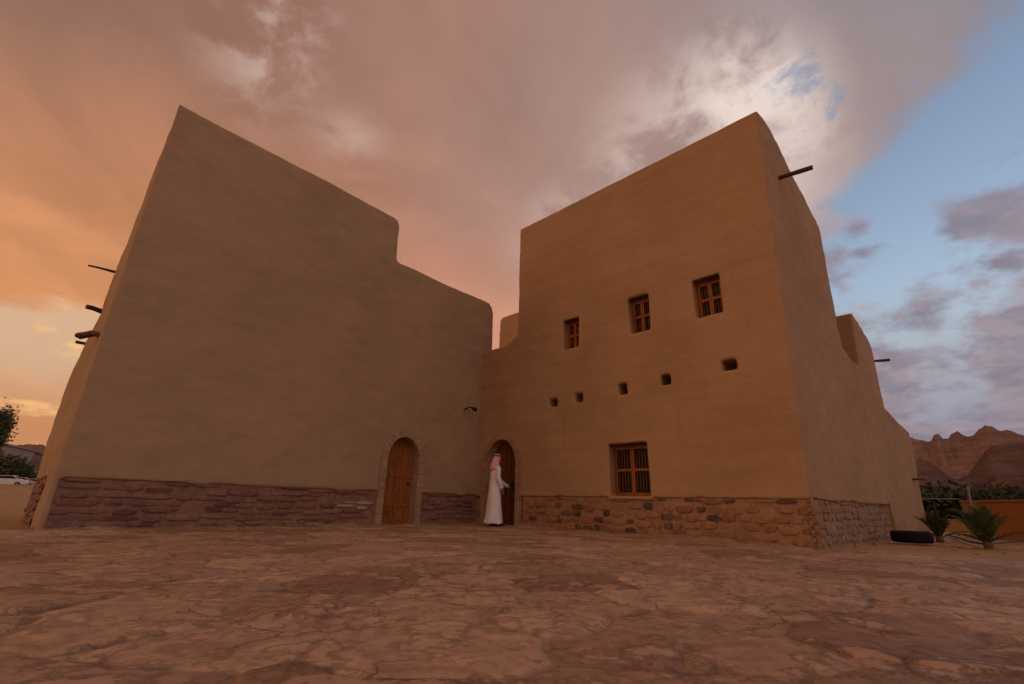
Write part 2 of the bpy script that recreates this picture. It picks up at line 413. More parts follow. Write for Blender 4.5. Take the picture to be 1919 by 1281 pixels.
def vnoise(x, y, seed=0, octaves=4):
    out = np.zeros_like(x); amp = 1.0; tot = 0
    for o in range(octaves):
        xi = np.floor(x).astype(np.int64); yi = np.floor(y).astype(np.int64); fx = x - xi; fy = y - yi
        fx = fx * fx * (3 - 2 * fx); fy = fy * fy * (3 - 2 * fy)
        def h(a, b):
            n = (a * 374761393 + b * 668265263 + (seed + o) * 144269504) & 0xffffffff
            n = ((n ^ (n >> 13)) * 1274126177) & 0xffffffff
            return ((n ^ (n >> 16)) & 0xffff) / 65535.0
        v = (h(xi, yi) * (1 - fx) + h(xi + 1, yi) * fx) * (1 - fy) + (h(xi, yi + 1) * (1 - fx) + h(xi + 1, yi + 1) * fx) * fy
        out += v * amp; tot += amp; amp *= .5; x = x * 2.03 + 11.3; y = y * 2.03 + 5.7
    return out / tot
def ground_z(x, y):
    d = np.hypot(x, y)
    z = ss(22, 75, d) * ss(-25, -75, np.degrees(np.arctan2(x, y)) * 1.6) * 1.3
    z = z + (vnoise(x * .35, y * .35, 3) - .5) * .10 * ss(9, 20, d) + (vnoise(x * 1.7, y * 1.7, 9) - .5) * .04
    return z
rr = np.concatenate([[0.0], np.geomspace(1.5, 6000, 260)]); aa = np.radians(np.linspace(-180, 180, 361))
R_, A_ = np.meshgrid(rr, aa, indexing='ij')
gx = R_ * np.sin(A_); gy = R_ * np.cos(A_)
me = grid_mesh('ground', gx, gy, ground_z(gx, gy) - .045)
link('ground', me, M['sand'], smooth=True)['kind'] = 'structure'

# ------------------------------------------------------------------ flagstone paving
rs = np.random.RandomState(5)
def voronoi(x, y, cell, seed):
    """F1, F2, id of warped irregular flagstones"""
    gi = np.floor(x / cell).astype(int); gj = np.floor(y / cell).astype(int)
    f1 = np.full(x.shape, 9e9); f2 = np.full(x.shape, 9e9); sx = np.zeros(x.shape); sy = np.zeros(x.shape); tx = np.zeros(x.shape); ty = np.zeros(x.shape); idd = np.zeros(x.shape)
    def h(a, b, k):
        n = (a * 73856093 + b * 19349663 + (k + seed) * 83492791) & 0xffffffff
        n = ((n ^ (n >> 13)) * 1274126177) & 0xffffffff
        return ((n ^ (n >> 16)) & 0xffff) / 65535.0
    for di in range(-2, 3):
        for dj in range(-2, 3):
            a = gi + di; b = gj + dj
            cx = (a + .5 + (h(a, b, 1) - .5) * .95) * cell; cy = (b + .5 + (h(a, b, 2) - .5) * .95) * cell
            d = np.hypot(x - cx, y - cy) ; k = h(a, b, 3)
            n1 = d < f1; n2 = (~n1) & (d < f2)
            f2 = np.where(n1, f1, np.where(n2, d, f2)); tx = np.where(n1, sx, np.where(n2, cx, tx)); ty = np.where(n1, sy, np.where(n2, cy, ty))
            sx = np.where(n1, cx, sx); sy = np.where(n1, cy, sy); idd = np.where(n1, k, idd); f1 = np.where(n1, d, f1)
    edge_ = (f2 ** 2 - f1 ** 2) / (2 * np.maximum(np.hypot(sx - tx, sy - ty), 1e-4))
    return edge_, idd, x - sx, y - sy
RI = 470; CI = 760
v_ = 2.2 * np.exp(np.linspace(0, math.log(17.5 / 2.2), RI)); u_ = np.linspace(-1.32, 1.16, CI)
V_, U_ = np.meshgrid(v_, u_, indexing='ij')
px_ = U_ * V_; py_ = V_ - 3.0
wx = px_ + (vnoise(px_ * 2.2, py_ * 2.2, 21) - .5) * .30; wy = py_ + (vnoise(px_ * 2.2, py_ * 2.2, 55) - .5) * .30
e_, id_, lx, ly = voronoi(wx * .92, wy * 1.05, .62, 4)
plate = ss(.0, .05, e_)
tilt = (np.sin(id_ * 91) * lx + np.cos(id_ * 57) * ly) * .035
relief = (vnoise(px_ * 9, py_ * 9, 71, 4) - .5) * .014
flake = np.floor(vnoise(px_ * 1.8, py_ * 1.8, 31, 5) * 9) / 9 * .05
und = (vnoise(px_ * .45, py_ * .45, 13, 3) - .5) * .05
pz = .010 + plate * (.005 + id_ * .014 + tilt * .6) + relief * .7 + flake * .30 + und * .7 * ss(0, 4, np.hypot(px_, py_)) 
pz -= .02
def wall_dist(F, s0, s1):
    sx_ = (px_ - F.o.x) * F.d.x + (py_ - F.o.y) * F.d.y; wx_ = (px_ - F.o.x) * F.n.x + (py_ - F.o.y) * F.n.y
    return np.hypot(wx_, np.clip(s0 - sx_, 0, None) + np.clip(sx_ - s1, 0, None))
near = np.minimum(np.minimum(wall_dist(FL, .7, 9.7), wall_dist(FR, 2.04, 10.5)), wall_dist(FS, 0, 5.7))
pz += .055 * np.exp(-near / .10) * np.clip(vnoise(px_ * 3.1, py_ * 3.1, 88, 4) * 1.8 - .35, 0, 1)      # grit drifted against the wall foot
me = grid_mesh('paving', px_, py_, pz)
pal = np.array([(.29, .172, .12), (.32, .195, .135), (.24, .135, .092), (.37, .235, .165), (.31, .19, .14), (.215, .12, .085), (.34, .215, .145), (.40, .26, .185)])
k = (id_ * 7919 % 1.0 * len(pal)).astype(int) % len(pal)
colr = pal[k].reshape(-1, 3); colr = np.concatenate([colr, np.ones((len(colr), 1))], 1)
ca = me.color_attributes.new('tone', 'FLOAT_COLOR', 'POINT'); ca.data.foreach_set('color', colr.ravel().astype(np.float32))
ja = me.attributes.new('joint', 'FLOAT', 'POINT'); ja.data.foreach_set('value', e_.ravel().astype(np.float32))
# trim the sheet to the paved area: sand begins beyond a line on the right, dirt on the left
e1 = at(1560, 1030); e2 = at(1919, 1047)
bm = bmesh.new(); bm.from_mesh(me)
def beyond(p):
    if p.x > 3:
        dd = (e2 - e1); s = (dd.x * (p.y - e1.y) - dd.y * (p.x - e1.x)) / math.hypot(dd.x, dd.y)
        if s > .18 * noise.noise(Vector((p.x * 1.3, p.y * 1.3, 4))) and p.x > C1.x - .3: return True
    if p.x < C2.x - .3 and p.y > 7.6 + .3 * noise.noise(p * .8): return True
    q = p - FL.o
    if q.dot(-nl) < -.45 and q.dot(dl) > .2: return True
    q = p - FR.o
    if q.dot(nr) < -.45 and q.dot(dr) > 2.3: return True
    return False
kill_v = [v for v in bm.verts if beyond(v.co)]
bmesh.ops.delete(bm, geom=kill_v, context='VERTS')
me2 = D.meshes.new('paving'); bm.to_mesh(me2); bm.free()
link('paving', me2, M['paving'], smooth=True)['kind'] = 'structure'

# ------------------------------------------------------------------ adobe solids
def soften(ob, voxel=.030, it=2, warp=None):
    m = ob.modifiers.new('r', 'REMESH'); m.mode = 'VOXEL'; m.voxel_size = voxel
    m = ob.modifiers.new('s', 'SMOOTH'); m.iterations = it; m.factor = .5
    me = eval_mesh(ob); kill(ob)
    n = len(me.vertices); c = np.empty(n * 3, np.float32); me.vertices.foreach_get('co', c); c = c.reshape(-1, 3)
    nn = np.empty(n * 3, np.float32); me.vertices.foreach_get('normal', nn); nn = nn.reshape(-1, 3)
    if warp is not None: c = warp(c)
    a = c[:, 0] * .7 + c[:, 1] * .55; b = c[:, 2] * 1.0
    d = (vnoise(a * .9, b * .9, 41, 3) - .5) * .05 + (vnoise(a * 3.5 + 40, b * 4.5, 77, 3) - .5) * .022
    d2 = (vnoise(c[:, 1] * 1.1 - c[:, 0] * .8, b * .8, 17, 3) - .5) * .05
    c += nn * (d + d2 * .6)[:, None]
    me.vertices.foreach_set('co', c.ravel()); me.update()
    return me
def boolean(a, b, op):
    m = a.modifiers.new('b', 'BOOLEAN'); m.operation = op; m.object = b; m.solver = 'EXACT'; m.use_self = False
    me = eval_mesh(a); old = a.data; a.modifiers.clear(); a.data = me; D.meshes.remove(old); kill(b)
def arch_pts(F, s0, s1, z0, zs, zt, w, point=.15, n=14):
    """arched outline: jambs from z0 to springing zs, crown at zt, slightly pointed"""
    m = (s0 + s1) / 2; r = (s1 - s0) / 2; L = []
    for i in range(n + 1):
        a = math.pi * i / n
        x = -math.cos(a) * r; y = math.sin(a) ** (1 - point * .6) * (zt - zs)
        L.append(F.p(m + x, zs + y, w))
    return [F.p(s0, z0, w)] + L + [F.p(s1, z0, w)]

# ---- right house walls
STONE_TOP = .745
DOOR_R = (8.86, 10.02, 1.50, 2.28); DOOR_L = (6.60, 7.54, 1.52, 2.12)
WINS = [(6.70, 7.22, 4.48, 5.34, .24), (4.67, 5.22, 4.465, 5.405, .24), (3.01, 3.59, 4.44, 5.375, .24), (4.99, 5.96, .765, 1.915, .27)]
HOLES = [(7.425, 7.705, 2.99, 3.225), (6.62, 6.87, 3.0, 3.255), (5.358, 5.61, 3.022, 3.31), (4.30, 4.53, 3.09, 3.34), (2.895, 3.192, 3.18, 3.43)]
LEAN = .30
bm = bmesh.new()
prof = [(0, -.3), (3.75, -.3), (3.73, 4.3), (3.56, 6.1), (3.5, 7.2), (3.4, 7.5), (2.5, 7.95), (1.6, 8.35), (.8, 8.85), (.5, 8.97), (.1, 9.0), (0, 8.98)]
prism(bm, [FS.p(s, z) for s, z in prof], dr * (8.92 - 2.04))
A = bm_obj(bm)
bm = bmesh.new()
prof = [(3.3, -.3), (4.8, -.3), (4.8, 4.14), (4.2, 4.26), (3.3, 4.46)]
prism(bm, [FS.p(s, z) for s, z in prof], dr * 6.0)
boolean(A, bm_obj(bm), 'UNION')
bm = bmesh.new()
prof = [(4.7, -.3), (5.16, -.3), (5.16, 4.10), (4.7, 4.18)]
prism(bm, [FS.p(s, z, .03) for s, z in prof], dr * 5.6)
boolean(A, bm_obj(bm), 'UNION'); bm = bmesh.new()
prof = [(5.10, -.3), (7.05, -.3), (6.95, 4.6), (6.85, 5.05), (6.6, 5.28), (5.9, 5.5), (5.2, 5.66), (5.04, 5.6)]
prism(bm, [FS.p(s, z, .034) for s, z in prof], dr * 2.6)
boolean(A, bm_obj(bm), 'UNION'); bm = bmesh.new()
prof = [(6.9, -.3), (10.0, -.3), (10.05, 2.75), (9.9, 3.0), (8.6, 3.15), (6.9, 3.35)]
prism(bm, [FS.p(s, z, .038) for s, z in prof], dr * 3.2)
boolean(A, bm_obj(bm), 'UNION')
bm = bmesh.new()   # low wing in the corner of the yard
prism(bm, [FR.p(8.7, -.3), FR.p(10.75, -.3), FR.p(10.75, 5.08), FR.p(10.0, 5.08), FR.p(9.5, 5.09), FR.p(9.2, 5.15), FR.p(9.02, 5.26), FR.p(8.7, 5.5)], nr * -4.0)
boolean(A, bm_obj(bm), 'UNION')
FB = Face(FR.p(0, 0, -3.4), dr, nr)
sb, zb = FB.hit(937, 596)
bm = bmesh.new()   # rear block seen over the low wing
prism(bm, [FB.p(sb, 3.0), FB.p(sb, zb - .1), FB.p(sb - .12, zb), FB.p(sb - 3.2, zb + .02), FB.p(sb - 3.2, 3.0)], nr * -2.2)
boolean(A, bm_obj(bm), 'UNION')
cut = bmesh.new()
for s0, s1, z0, z1, dp in WINS:
    j = lambda: random.uniform(-.012, .012)
    prism(cut, [FR.p(s0 + j(), z0 + j(), .2), FR.p(s1 + j(), z0 + j(), .2), FR.p(s1 + j(), z1 + j(), .2), FR.p(s0 + j(), z1 + j(), .2)], nr * -(dp + .2 + .06))
for s0, s1, z0, z1 in HOLES:
    c = .012
    prism(cut, [FR.p(s0 + c, z0, .2), FR.p(s1 - c, z0, .2), FR.p(s1, z0 + c, .2), FR.p(s1, z1 - c, .2), FR.p(s1 - c, z1, .2), FR.p(s0 + c, z1, .2), FR.p(s0, z1 - c, .2), FR.p(s0, z0 + c, .2)], nr * -.75)
boolean(A, bm_obj(cut), 'DIFFERENCE')
cut = bmesh.new()
prism(cut, arch_pts(FR, DOOR_R[0], DOOR_R[1], -.4, DOOR_R[2], DOOR_R[3], .3), nr * -.68)
boolean(A, bm_obj(cut), 'DIFFERENCE')
def ragged_cut(F, s0, s1, ztop, zlow, seed):      # the plaster ends above the stone in an uneven hand-made edge
    bm = bmesh.new(); n = int((s1 - s0) / .12); L = [F.p(s0, zlow, -.10), F.p(s1, zlow, -.10)]
    for i in range(n + 1):
        s = s1 + (s0 - s1) * i / n
        L.append(F.p(s, ztop + .022 * noise.noise(Vector((s * 1.7, seed, 0))) + .012 * noise.noise(Vector((s * 7, seed, 3))), -.10))
    prism(bm, L, F.n * .6); return bm
cut = ragged_cut(FR, 1.0, 12, STONE_TOP, -.6, 1); boolean(A, bm_obj(cut), 'DIFFERENCE')
cut = ragged_cut(FS, -1.13, 5.72, STONE_TOP, -.62, 5); boolean(A, bm_obj(cut), 'DIFFERENCE')
right = thing('adobe_house', C1, 'tall orange brown adobe house on the right with wooden windows and square vent holes', 'house', 'adobe houses')
def lean_out(c):      # the tower's outer corner and side wall lean outwards towards the top
    d = (c[:, 0] - C1.x) * dr.x + (c[:, 1] - C1.y) * dr.y
    k = LEAN * np.clip((c[:, 2] - .7) / 8.2, 0, 1.05) * np.clip(1 - d / .9, 0, 1.2)
    c = c.copy(); c[:, 0] -= dr.x * k; c[:, 1] -= dr.y * k
    return c
link('wall', soften(A, warp=lean_out), M['plaster_right'], right, smooth=True)

# ---- left house walls
bm = bmesh.new()
top = [(.70, -.3), (10.06, -.3), (10.08, 6.6), (10.02, 6.78), (9.85, 6.89), (6.24, 6.89), (6.20, 7.0), (6.17, 8.05), (6.10, 8.18), (5.95, 8.24), (.8, 8.24), (.70, 8.25)]
prism(bm, [FL.p(s, z) for s, z in top], psl * 4.66)
A = bm_obj(bm)
bm = bmesh.new()
prof = [(-.5, -.3), (3.3, -.3), (3.5, .4), (4.1, 1.6), (4.5, 2.5), (4.35, 2.95), (3.3, 3.65), (2.6, 3.82), (1.75, 3.95), (1.70, 4.6), (1.62, 5.0), (1.2, 5.4), (.75, 6.0), (.50, 6.7), (.32, 7.4), (.22, 8.0), (.05, 8.25), (-.5, 8.4)]
prism(bm, [C2 - dl * .4 + psl * s + Vector((0, 0, z)) for s, z in prof], dl * 14)
boolean(A, bm_obj(bm), 'INTERSECT')
bm = bmesh.new()     # rooms behind the front range, lower than its parapet
prism(bm, [FL.p(1.6, -.3, -.8), FL.p(9.9, -.3, -.8), FL.p(9.9, 5.6, -.8), FL.p(1.9, 5.6, -.8), FL.p(1.6, 5.4, -.8)], nl * 6.0)
boolean(A, bm_obj(bm), 'UNION')
cut = bmesh.new()
prism(cut, arch_pts(FL, DOOR_L[0], DOOR_L[1], -.4, DOOR_L[2], DOOR_L[3], .3), nl * .56)
boolean(A, bm_obj(cut), 'DIFFERENCE')
cut = ragged_cut(FL, .78, 12, .757, -.6, 9); boolean(A, bm_obj(cut), 'DIFFERENCE')
left = thing('adobe_house', C2, 'windowless brown adobe house on the left with a stepped parapet and one arched door', 'house', 'adobe houses')
link('wall', soften(A), M['plaster_left'], left, smooth=True)

# ---- stone plinths: a bed of mortar with fieldstones set in it
def plinth(F, s0, s1, ztop, parent, style, skips=(), seed=1, w_face=0.0):
    R = random.Random(seed)
    bm = bmesh.new(); lay = bm.verts.layers.float_color.new('tone')
    if style == 'flat': mortar = (.25, .135, .105); rows = 7; wr = (.22, .55)
    elif style == 'side': mortar = (.30, .195, .14); rows = 6; wr = (.10, .26)
    else: mortar = (.33, .19, .125); rows = 5; wr = (.14, .36)
    # mortar bed
    nx = int((s1 - s0) / .035); nz = 24; g = []
    for i in range(nx + 1):
        col_ = []
        for k in range(nz + 1):
            s = s0 + (s1 - s0) * i / nx; z = -.12 + (ztop + .03 + .12) * k / nz
            skip = any(a < s < b for a, b in skips)
            w = w_face - .035 + .022 * noise.noise(Vector((s * 5, z * 6, seed))) + .010 * noise.noise(Vector((s * 21, z * 24, seed)))
            if k == nz: w -= .06
            v = bm.verts.new(F.p(s, z, w)); q = 1 + .16 * noise.noise(Vector((s * 1.3, z * 3, seed * 3)))
            v[lay] = (*[m_ * q for m_ in mortar], 1); col_.append(v)
        g.append(col_)
    for i in range(nx):
        if any(a < s0 + (s1 - s0) * (i + .5) / nx < b for a, b in skips): continue
        for k in range(nz): bm.faces.new((g[i][k], g[i + 1][k], g[i + 1][k + 1], g[i][k + 1]))
    rh = (ztop + .03) / rows
    for r in range(rows):
        s = s0 + (-.015 if style != 'flat' else R.uniform(0, .1))
        while s < s1 - .05:
            w_ = R.uniform(*wr) * (1 if r < rows - 1 else 1.15); h_ = rh * R.uniform(.62, .95)
            if style != 'flat' and R.random() < .18: h_ *= 1.25
            if style == 'flat' and R.random() < .3: h_ *= .7
            cs = s + w_ / 2; cz = rh * (r + .5) + R.uniform(-.018, .018) + .018 * math.sin(cs * 2.1 + r); s += w_ + R.uniform(.02, .07)
            if cs + w_ / 2 > s1 + .0 or any(a - w_ / 2 < cs < b + w_ / 2 for a, b in skips): continue
            if cz + h_ / 2 > ztop - .005: h_ = max(.05, 2 * (ztop - .008 - cz))
            if R.random() < (.16 if style != 'flat' else .12): continue
            if style == 'flat':
                c = R.choice([(.19, .085, .066), (.23, .11, .085), (.15, .065, .055), (.27, .15, .12), (.17, .10, .085), (.21, .095, .07)])
                if 5.4 < cs < 6.4 and .35 < cz < .68 and R.random() < .55: c = (.48, .36, .30)
            elif style == 'side': c = R.choice([(.25, .15, .11), (.29, .18, .125), (.20, .125, .10), (.33, .225, .16)])
            else: c = R.choice([(.22, .10, .06), (.28, .14, .085), (.12, .068, .055), (.31, .17, .105), (.17, .085, .06), (.25, .125, .075), (.30, .185, .13), (.09, .06, .055), (.34, .16, .09)])
            mk = R.choice([.15, .35, .55]) if max(c) > .16 else 0
            if style == 'side': mk = R.uniform(.3, .9)
            c = tuple(a_ * (1 - mk) + b_ * mk for a_, b_ in zip(c, mortar))
            n = 16; ph = R.uniform(0, 9); sq = R.uniform(2.4, 4.5); prd = R.uniform(.002, .022) * (.6 if style == 'side' else 1)
            def ring(sc, w):
                L = []
                for q in range(n):
                    a = 2 * math.pi * q / n; ca_, sa_ = math.cos(a), math.sin(a)
                    rad_ = (abs(ca_) ** sq + abs(sa_) ** sq) ** (-1 / sq) * (1 + .22 * noise.noise(Vector((ca_ * 1.3 + ph, sa_ * 1.3, r + seed))) + .12 * noise.noise(Vector((ca_ * 4 + ph, sa_ * 4, r + seed))))
                    zz_ = max(.0 if r else -.08, cz + sa_ * rad_ * h_ / 2 * sc)
                    v = bm.verts.new(F.p(cs + ca_ * rad_ * w_ / 2 * sc, zz_, w_face + w + .006 * noise.noise(Vector((ca_ * 3 + ph, sa_ * 3, sc * 5)))))
                    t_ = 1 + .1 * noise.noise(Vector((ca_ * 2 + ph, sa_ * 2, 3))); v[lay] = (*[x * t_ for x in c], 1); L.append(v)
                return L
            rg = [ring(1.0, -.06), ring(1.0, -.026 + prd * .6), ring(.94, -.026 + prd * .95), ring(.6, -.026 + prd)]
            for a_, b_ in zip(rg, rg[1:]):
                for q in range(n): bm.faces.new((a_[q], a_[(q + 1) % n], b_[(q + 1) % n], b_[q]))
            bm.faces.new(rg[-1])
    o = bm_link('stone_plinth', bm, M['stone'], parent, smooth=True)
    return o
plinth(FR, 2.0, 8.62, STONE_TOP, right, 'round', seed=3)
plinth(FR, 10.28, 10.5, STONE_TOP, right, 'round', seed=8)
plinth(FS, -.0, 5.72, STONE_TOP, right, 'side', seed=5)
plinth(FSL, 1.15, 3.35, .80, left, 'flat', seed=17, w_face=.05)
plinth(FL, .76, 9.72, .757, left, 'flat', skips=((6.46, 7.72),), seed=11)

# ---- arched doors
def door(F, spec, parent, dark):
    s0, s1, zs, zt = spec; inn = -.20 if not dark else -.24
    root = bmesh.new()
    n = 5 if not dark else 6
    # planks clipped to the arch, each its own bevelled board
    m = (s0 + s1) / 2; r = (s1 - s0) / 2 + .03
    def ztop(s):
        x = max(-1, min(1, (s - m) / r)); return zs + math.sqrt(max(0, 1 - x * x)) ** .91 * (zt + .02 - zs)
    for i in range(n):
        a = s0 - .03 + (2 * r) * i / n + .004; b = s0 - .03 + (2 * r) * (i + 1) / n - .004
        w = inn + random.uniform(-.003, .003)
        pts = [F.p(a, .02, w), F.p(b, .02, w)] + [F.p(b + (a - b) * k / 6, ztop(b + (a - b) * k / 6), w) for k in range(7)]
        prism(root, pts, F.n * -.05)
    d = bm_link('door', root, M['dark_door_wood' if dark else 'door_wood'], parent)
    # ledges and mouldings
    t = bmesh.new()
    if dark:
        for k in (.18, .30, .42):
            fbox(t, F, s0 + k, s0 + k + .035, .03, ztop(s0 + k) - .02, inn + .001, inn + .022)
        fbox(t, F, s0 + .60, s0 + .66, .03, ztop(s0 + .62) - .02, inn + .001, inn + .03)
    else:
        fbox(t, F, m - .03, m + .03, .03, zt - .03, inn + .001, inn + .024)
        for z in (.42, 1.12): fbox(t, F, s0 - .02, m - .032, z, z + .07, inn + .001, inn + .018); fbox(t, F, m + .032, s1 + .02, z, z + .07, inn + .001, inn + .018)
    bm_link('moulding', t, M['dark_door_wood' if dark else 'door_wood'], d)
    hb = bmesh.new()
    if dark:
        hs = F.hit(951, 902)[0]
        tube(hb, [F.p(hs, .92, inn + .03), F.p(hs, .93, inn + .09), F.p(hs, 1.07, inn + .09), F.p(hs, 1.08, inn + .03)], .012)
        fbox(hb, F, hs - .03, hs + .03, .88, 1.12, inn + .02, inn + .034)
    else:
        tube(hb, [F.p(s1 - .13, 1.0, inn), F.p(s1 - .13, 1.0, inn + .05)], .012); tube(hb, [F.p(s1 - .13 + .04 * math.cos(a), .96 + .04 * math.sin(a), inn + .05) for a in np.linspace(0, 6.28, 14)], .007, 6, False)
    bm_link('handle', hb, M['iron'], d)
    # stone surround: separate dressed blocks with visible joints
    ar = bmesh.new(); lay = ar.verts.layers.float_color.new('tone')
    wd = .175 if dark else .175; prd = .042
    def blk(p_in, p_out, q_in, q_out, c):
        vs = []
        before = set(ar.verts)
        prism(ar, [p_in + F.n * -.28, p_out + F.n * -.28, q_out + F.n * -.28, q_in + F.n * -.28], F.n * (.28 + prd + random.uniform(-.003, .003)))
        for v in ar.verts:
            if v not in before: v[lay] = (*c, 1)
    tones = [(.40, .255, .165), (.34, .21, .135), (.375, .235, .15), (.33, .21, .14)] if dark else [(.40, .262, .18), (.375, .245, .17), (.41, .272, .19), (.365, .238, .17)]
    N_ = 13; zj = -.05
    for side in (0, 1):
        z = zj; i = 0
        while z < zs - .01:
            z1 = min(zs, z + random.uniform(.24, .40));  z1 = zs if zs - z1 < .12 else z1
            a = s0 if side == 0 else s1; b = s0 - wd if side == 0 else s1 + wd
            blk(F.p(a, z + .004), F.p(b, z + .004), F.p(a, z1 - .004), F.p(b, z1 - .004), random.choice(tones)); z = z1
    def ap(th, ex):
        x = -math.cos(th) * ((s1 - s0) / 2 + ex); y = math.sin(th) ** .91 * (zt - zs + ex) if ex == 0 else math.sin(th) * (zt - zs + ex)
        return F.p(m + x, zs + y)
    for i in range(N_):
        a0 = math.pi * i / N_ + .004; a1 = math.pi * (i + 1) / N_ - .004
        c = random.choice(tones)
        mid_ = (a0 + a1) / 2
        blk(ap(a0, 0), ap(a0, wd), ap(mid_, 0), ap(mid_, wd), c); blk(ap(mid_, 0), ap(mid_, wd), ap(a1, 0), ap(a1, wd), c)
    bm_link('door_arch', ar, M['stone'], parent, bevel=.006)
    th = bmesh.new(); fbox(th, F, s0 - .06, s1 + .06, -.1, .018, -.4, .10)
    bm_link('threshold', th, M['concrete'], parent, bevel=.01)
door(FL, DOOR_L, left, False)
door(FR, DOOR_R, right, True)

# ---- wooden lattice windows in the right house
for wi, (s0, s1, z0, z1, dp) in enumerate(WINS):
    bm = bmesh.new(); w0 = -dp - .03; w1 = -dp + .03; t = .05
    S0, S1, Z0, Z1 = s0 - .01, s1 + .01, z0 - .01, z1 + .01
    fbox(bm, FR, S0, S0 + t, Z0, Z1, w0, w1); fbox(bm, FR, S1 - t, S1, Z0, Z1, w0, w1)
    fbox(bm, FR, S0 + t, S1 - t, Z0, Z0 + t, w0, w1 - .002); fbox(bm, FR, S0 + t, S1 - t, Z1 - t * 1.6, Z1, w0, w1 - .002)
    fr = bm_link('window', bm, M['window_wood'], right, bevel=.004)
    zm = (Z0 + Z1) / 2 ; sm = (s0 + s1) / 2
    for a, b in ((S0 + t, sm - .003), (sm + .003, S1 - t)):
        c = bmesh.new(); k = .038; x0, x1 = w0 + .005, w1 + .01
        fbox(c, FR, a, a + k, Z0 + t, Z1 - t * 1.6, x0, x1); fbox(c, FR, b - k, b, Z0 + t, Z1 - t * 1.6, x0, x1)
        for za, zb_ in ((Z0 + t, Z0 + t + .045), (zm - .03, zm + .03), (Z1 - t * 1.6 - .045, Z1 - t * 1.6)):
            fbox(c, FR, a + k, b - k, za, zb_, x0, x1 - .003)
        bm_link('shutter', c, M['window_wood'], fr, bevel=.003)
        c = bmesh.new(); nb = 3 if (s1 - s0) < .8 else 5
        for i in range(nb):
            s = a + k + (b - a - 2 * k) * (i + .5) / nb
            for za, zb_ in ((Z0 + t + .045, zm - .03), (zm + .03, Z1 - t * 1.6 - .045)):
                L = zb_ - za
                tube(c, [FR.p(s, za + L * q, w0 + .03) for q in (0, .12, .2, .35, .5, .65, .8, .88, 1)], [r_ * (.8 if nb == 3 else 1) for r_ in (.013, .013, .007, .012, .014, .012, .007, .013, .013)], 8)
        bm_link('baluster', c, M['dark_door_wood'], fr, smooth=True)
    c = bmesh.new(); fbox(c, FR, S0 + .02, S1 - .02, Z0 + .02, Z1 - .02, w0 - .03, w0 - .012)
    bm_link('pane', c, M['dark_glass'], fr)
    if wi == 3:
        c = bmesh.new(); fbox(c, FR, s0 - .08, s1 + .03, z0 - .05, z0 + .004, -.2, .02)
        bm_link('sill', c, M['plaster_right'], right, bevel=.012)
    c = bmesh.new()     # rough lintel pole over the opening
    tube(c, [FR.p(s0 - .0 + (s1 - s0) * q, z1 + .0 + random.uniform(-.006, .006), -.05) for q in (0, .25, .5, .75, 1)], [.03, .034, .03, .035, .03], 9)
    tube(c, [FR.p(s0 + (s1 - s0) * q, z1 + .004 + random.uniform(-.006, .006), -.12) for q in (0, .25, .5, .75, 1)], [.032, .034, .036, .033, .03], 9)
    bm_link('lintel', c, M['old_beam'], right, smooth=True)

# ---- projecting beam ends and water spouts
def beam(F, pa, pb, r0, r1, parent, out=None, bend=0, name='roof_beam'):
    s, z = F.hit(*pa); p0 = F.p(s, z); p1 = at(*pb, z)
    if out is not None: p1 = p0 + (p1 - p0).normalized() * out
    d = (p1 - p0); p00 = p0 - d.normalized() * .35
    bm = bmesh.new()
    pts = [p00, p0, p0 + d * .35 + Vector((0, 0, bend)), p0 + d * .7 + Vector((0, 0, bend * .6)), p1]
    pts = [p + Vector((random.uniform(-.006, .006),) * 3) for p in pts]
    tube(bm, pts, [r0, r0 * 1.02, (r0 + r1) / 2, r1 * 1.04, r1], 12)
    return bm_link(name, bm, M['old_beam'], parent, smooth=False)
beam(Face(C1 - dr * .26, ps, FS.n), (1457, 334), (1523, 313), .045, .05, right)
beam(FS, (1630, 677), (1667, 674), .035, .04, right)
beam(FS, (1703, 897), (1733, 898), .035, .032, right)
beam(FS, (1720, 911), (1745, 911), .035, .032, right)
beam(FSL, (212, 508), (165, 497), .03, .02, left)
beam(FSL, (190, 583), (163, 574), .05, .045, left)
beam(FSL, (187, 627), (150, 630), .045, .055, left, bend=.03)
beam(FSL, (160, 625), (146, 628), .05, .06, left)
beam(FSL, (156, 643), (141, 640), .035, .035, left)

# ---- small floodlight on the left house, near the yard corner
bm = bmesh.new()
sL, zL = FL.hit(870, 766)
tube(bm, [FL.p(sL, zL - .02, -.02), FL.p(sL, zL, .10), FL.p(sL + .06, zL + .045, .17), FL.p(sL + .14, zL + .02, .22)], .022, 8)
lampo = bm_link('wall_lamp', bm, M['iron'], left, smooth=True)
bm = bmesh.new()
tube(bm, [FL.p(sL + .12, zL + .04, .2), FL.p(sL + .16, zL + .01, .23), FL.p(sL + .24, zL - .03, .28)], [.03, .05, .062], 12)
bm_link('lamp_head', bm, M['iron'], lampo, smooth=True)

# ------------------------------------------------------------------ man at the right door
def skin_mesh(verts, edges, radii, levels=1, root=0):
    me = D.meshes.new('sk'); me.from_pydata([tuple(v) for v in verts], edges, []); me.update()
    o = D.objects.new('sk', me); COL.objects.link(o)
    m = o.modifiers.new('skin', 'SKIN'); m.use_smooth_shade = True
    for i, r in enumerate(radii):
        sv = me.skin_vertices[0].data[i]; sv.radius = r if isinstance(r, tuple) else (r, r); sv.use_root = (i == root)
    s = o.modifiers.new('sub', 'SUBSURF'); s.levels = levels; s.render_levels = levels
    out = eval_mesh(o); kill(o); return out
MAN = at(926, 986.5); MAN = Vector((-.335, 12.75, 0))
handle_s = FR.hit(951, 902)[0]; HP = FR.p(handle_s, .99, -.13)
fx = Vector((.90, .44, 0)).normalized()        # faces the door leaf, seen from his right and behind
lt = Vector((-fx.y, fx.x, 0))                    # his left (towards the wall)
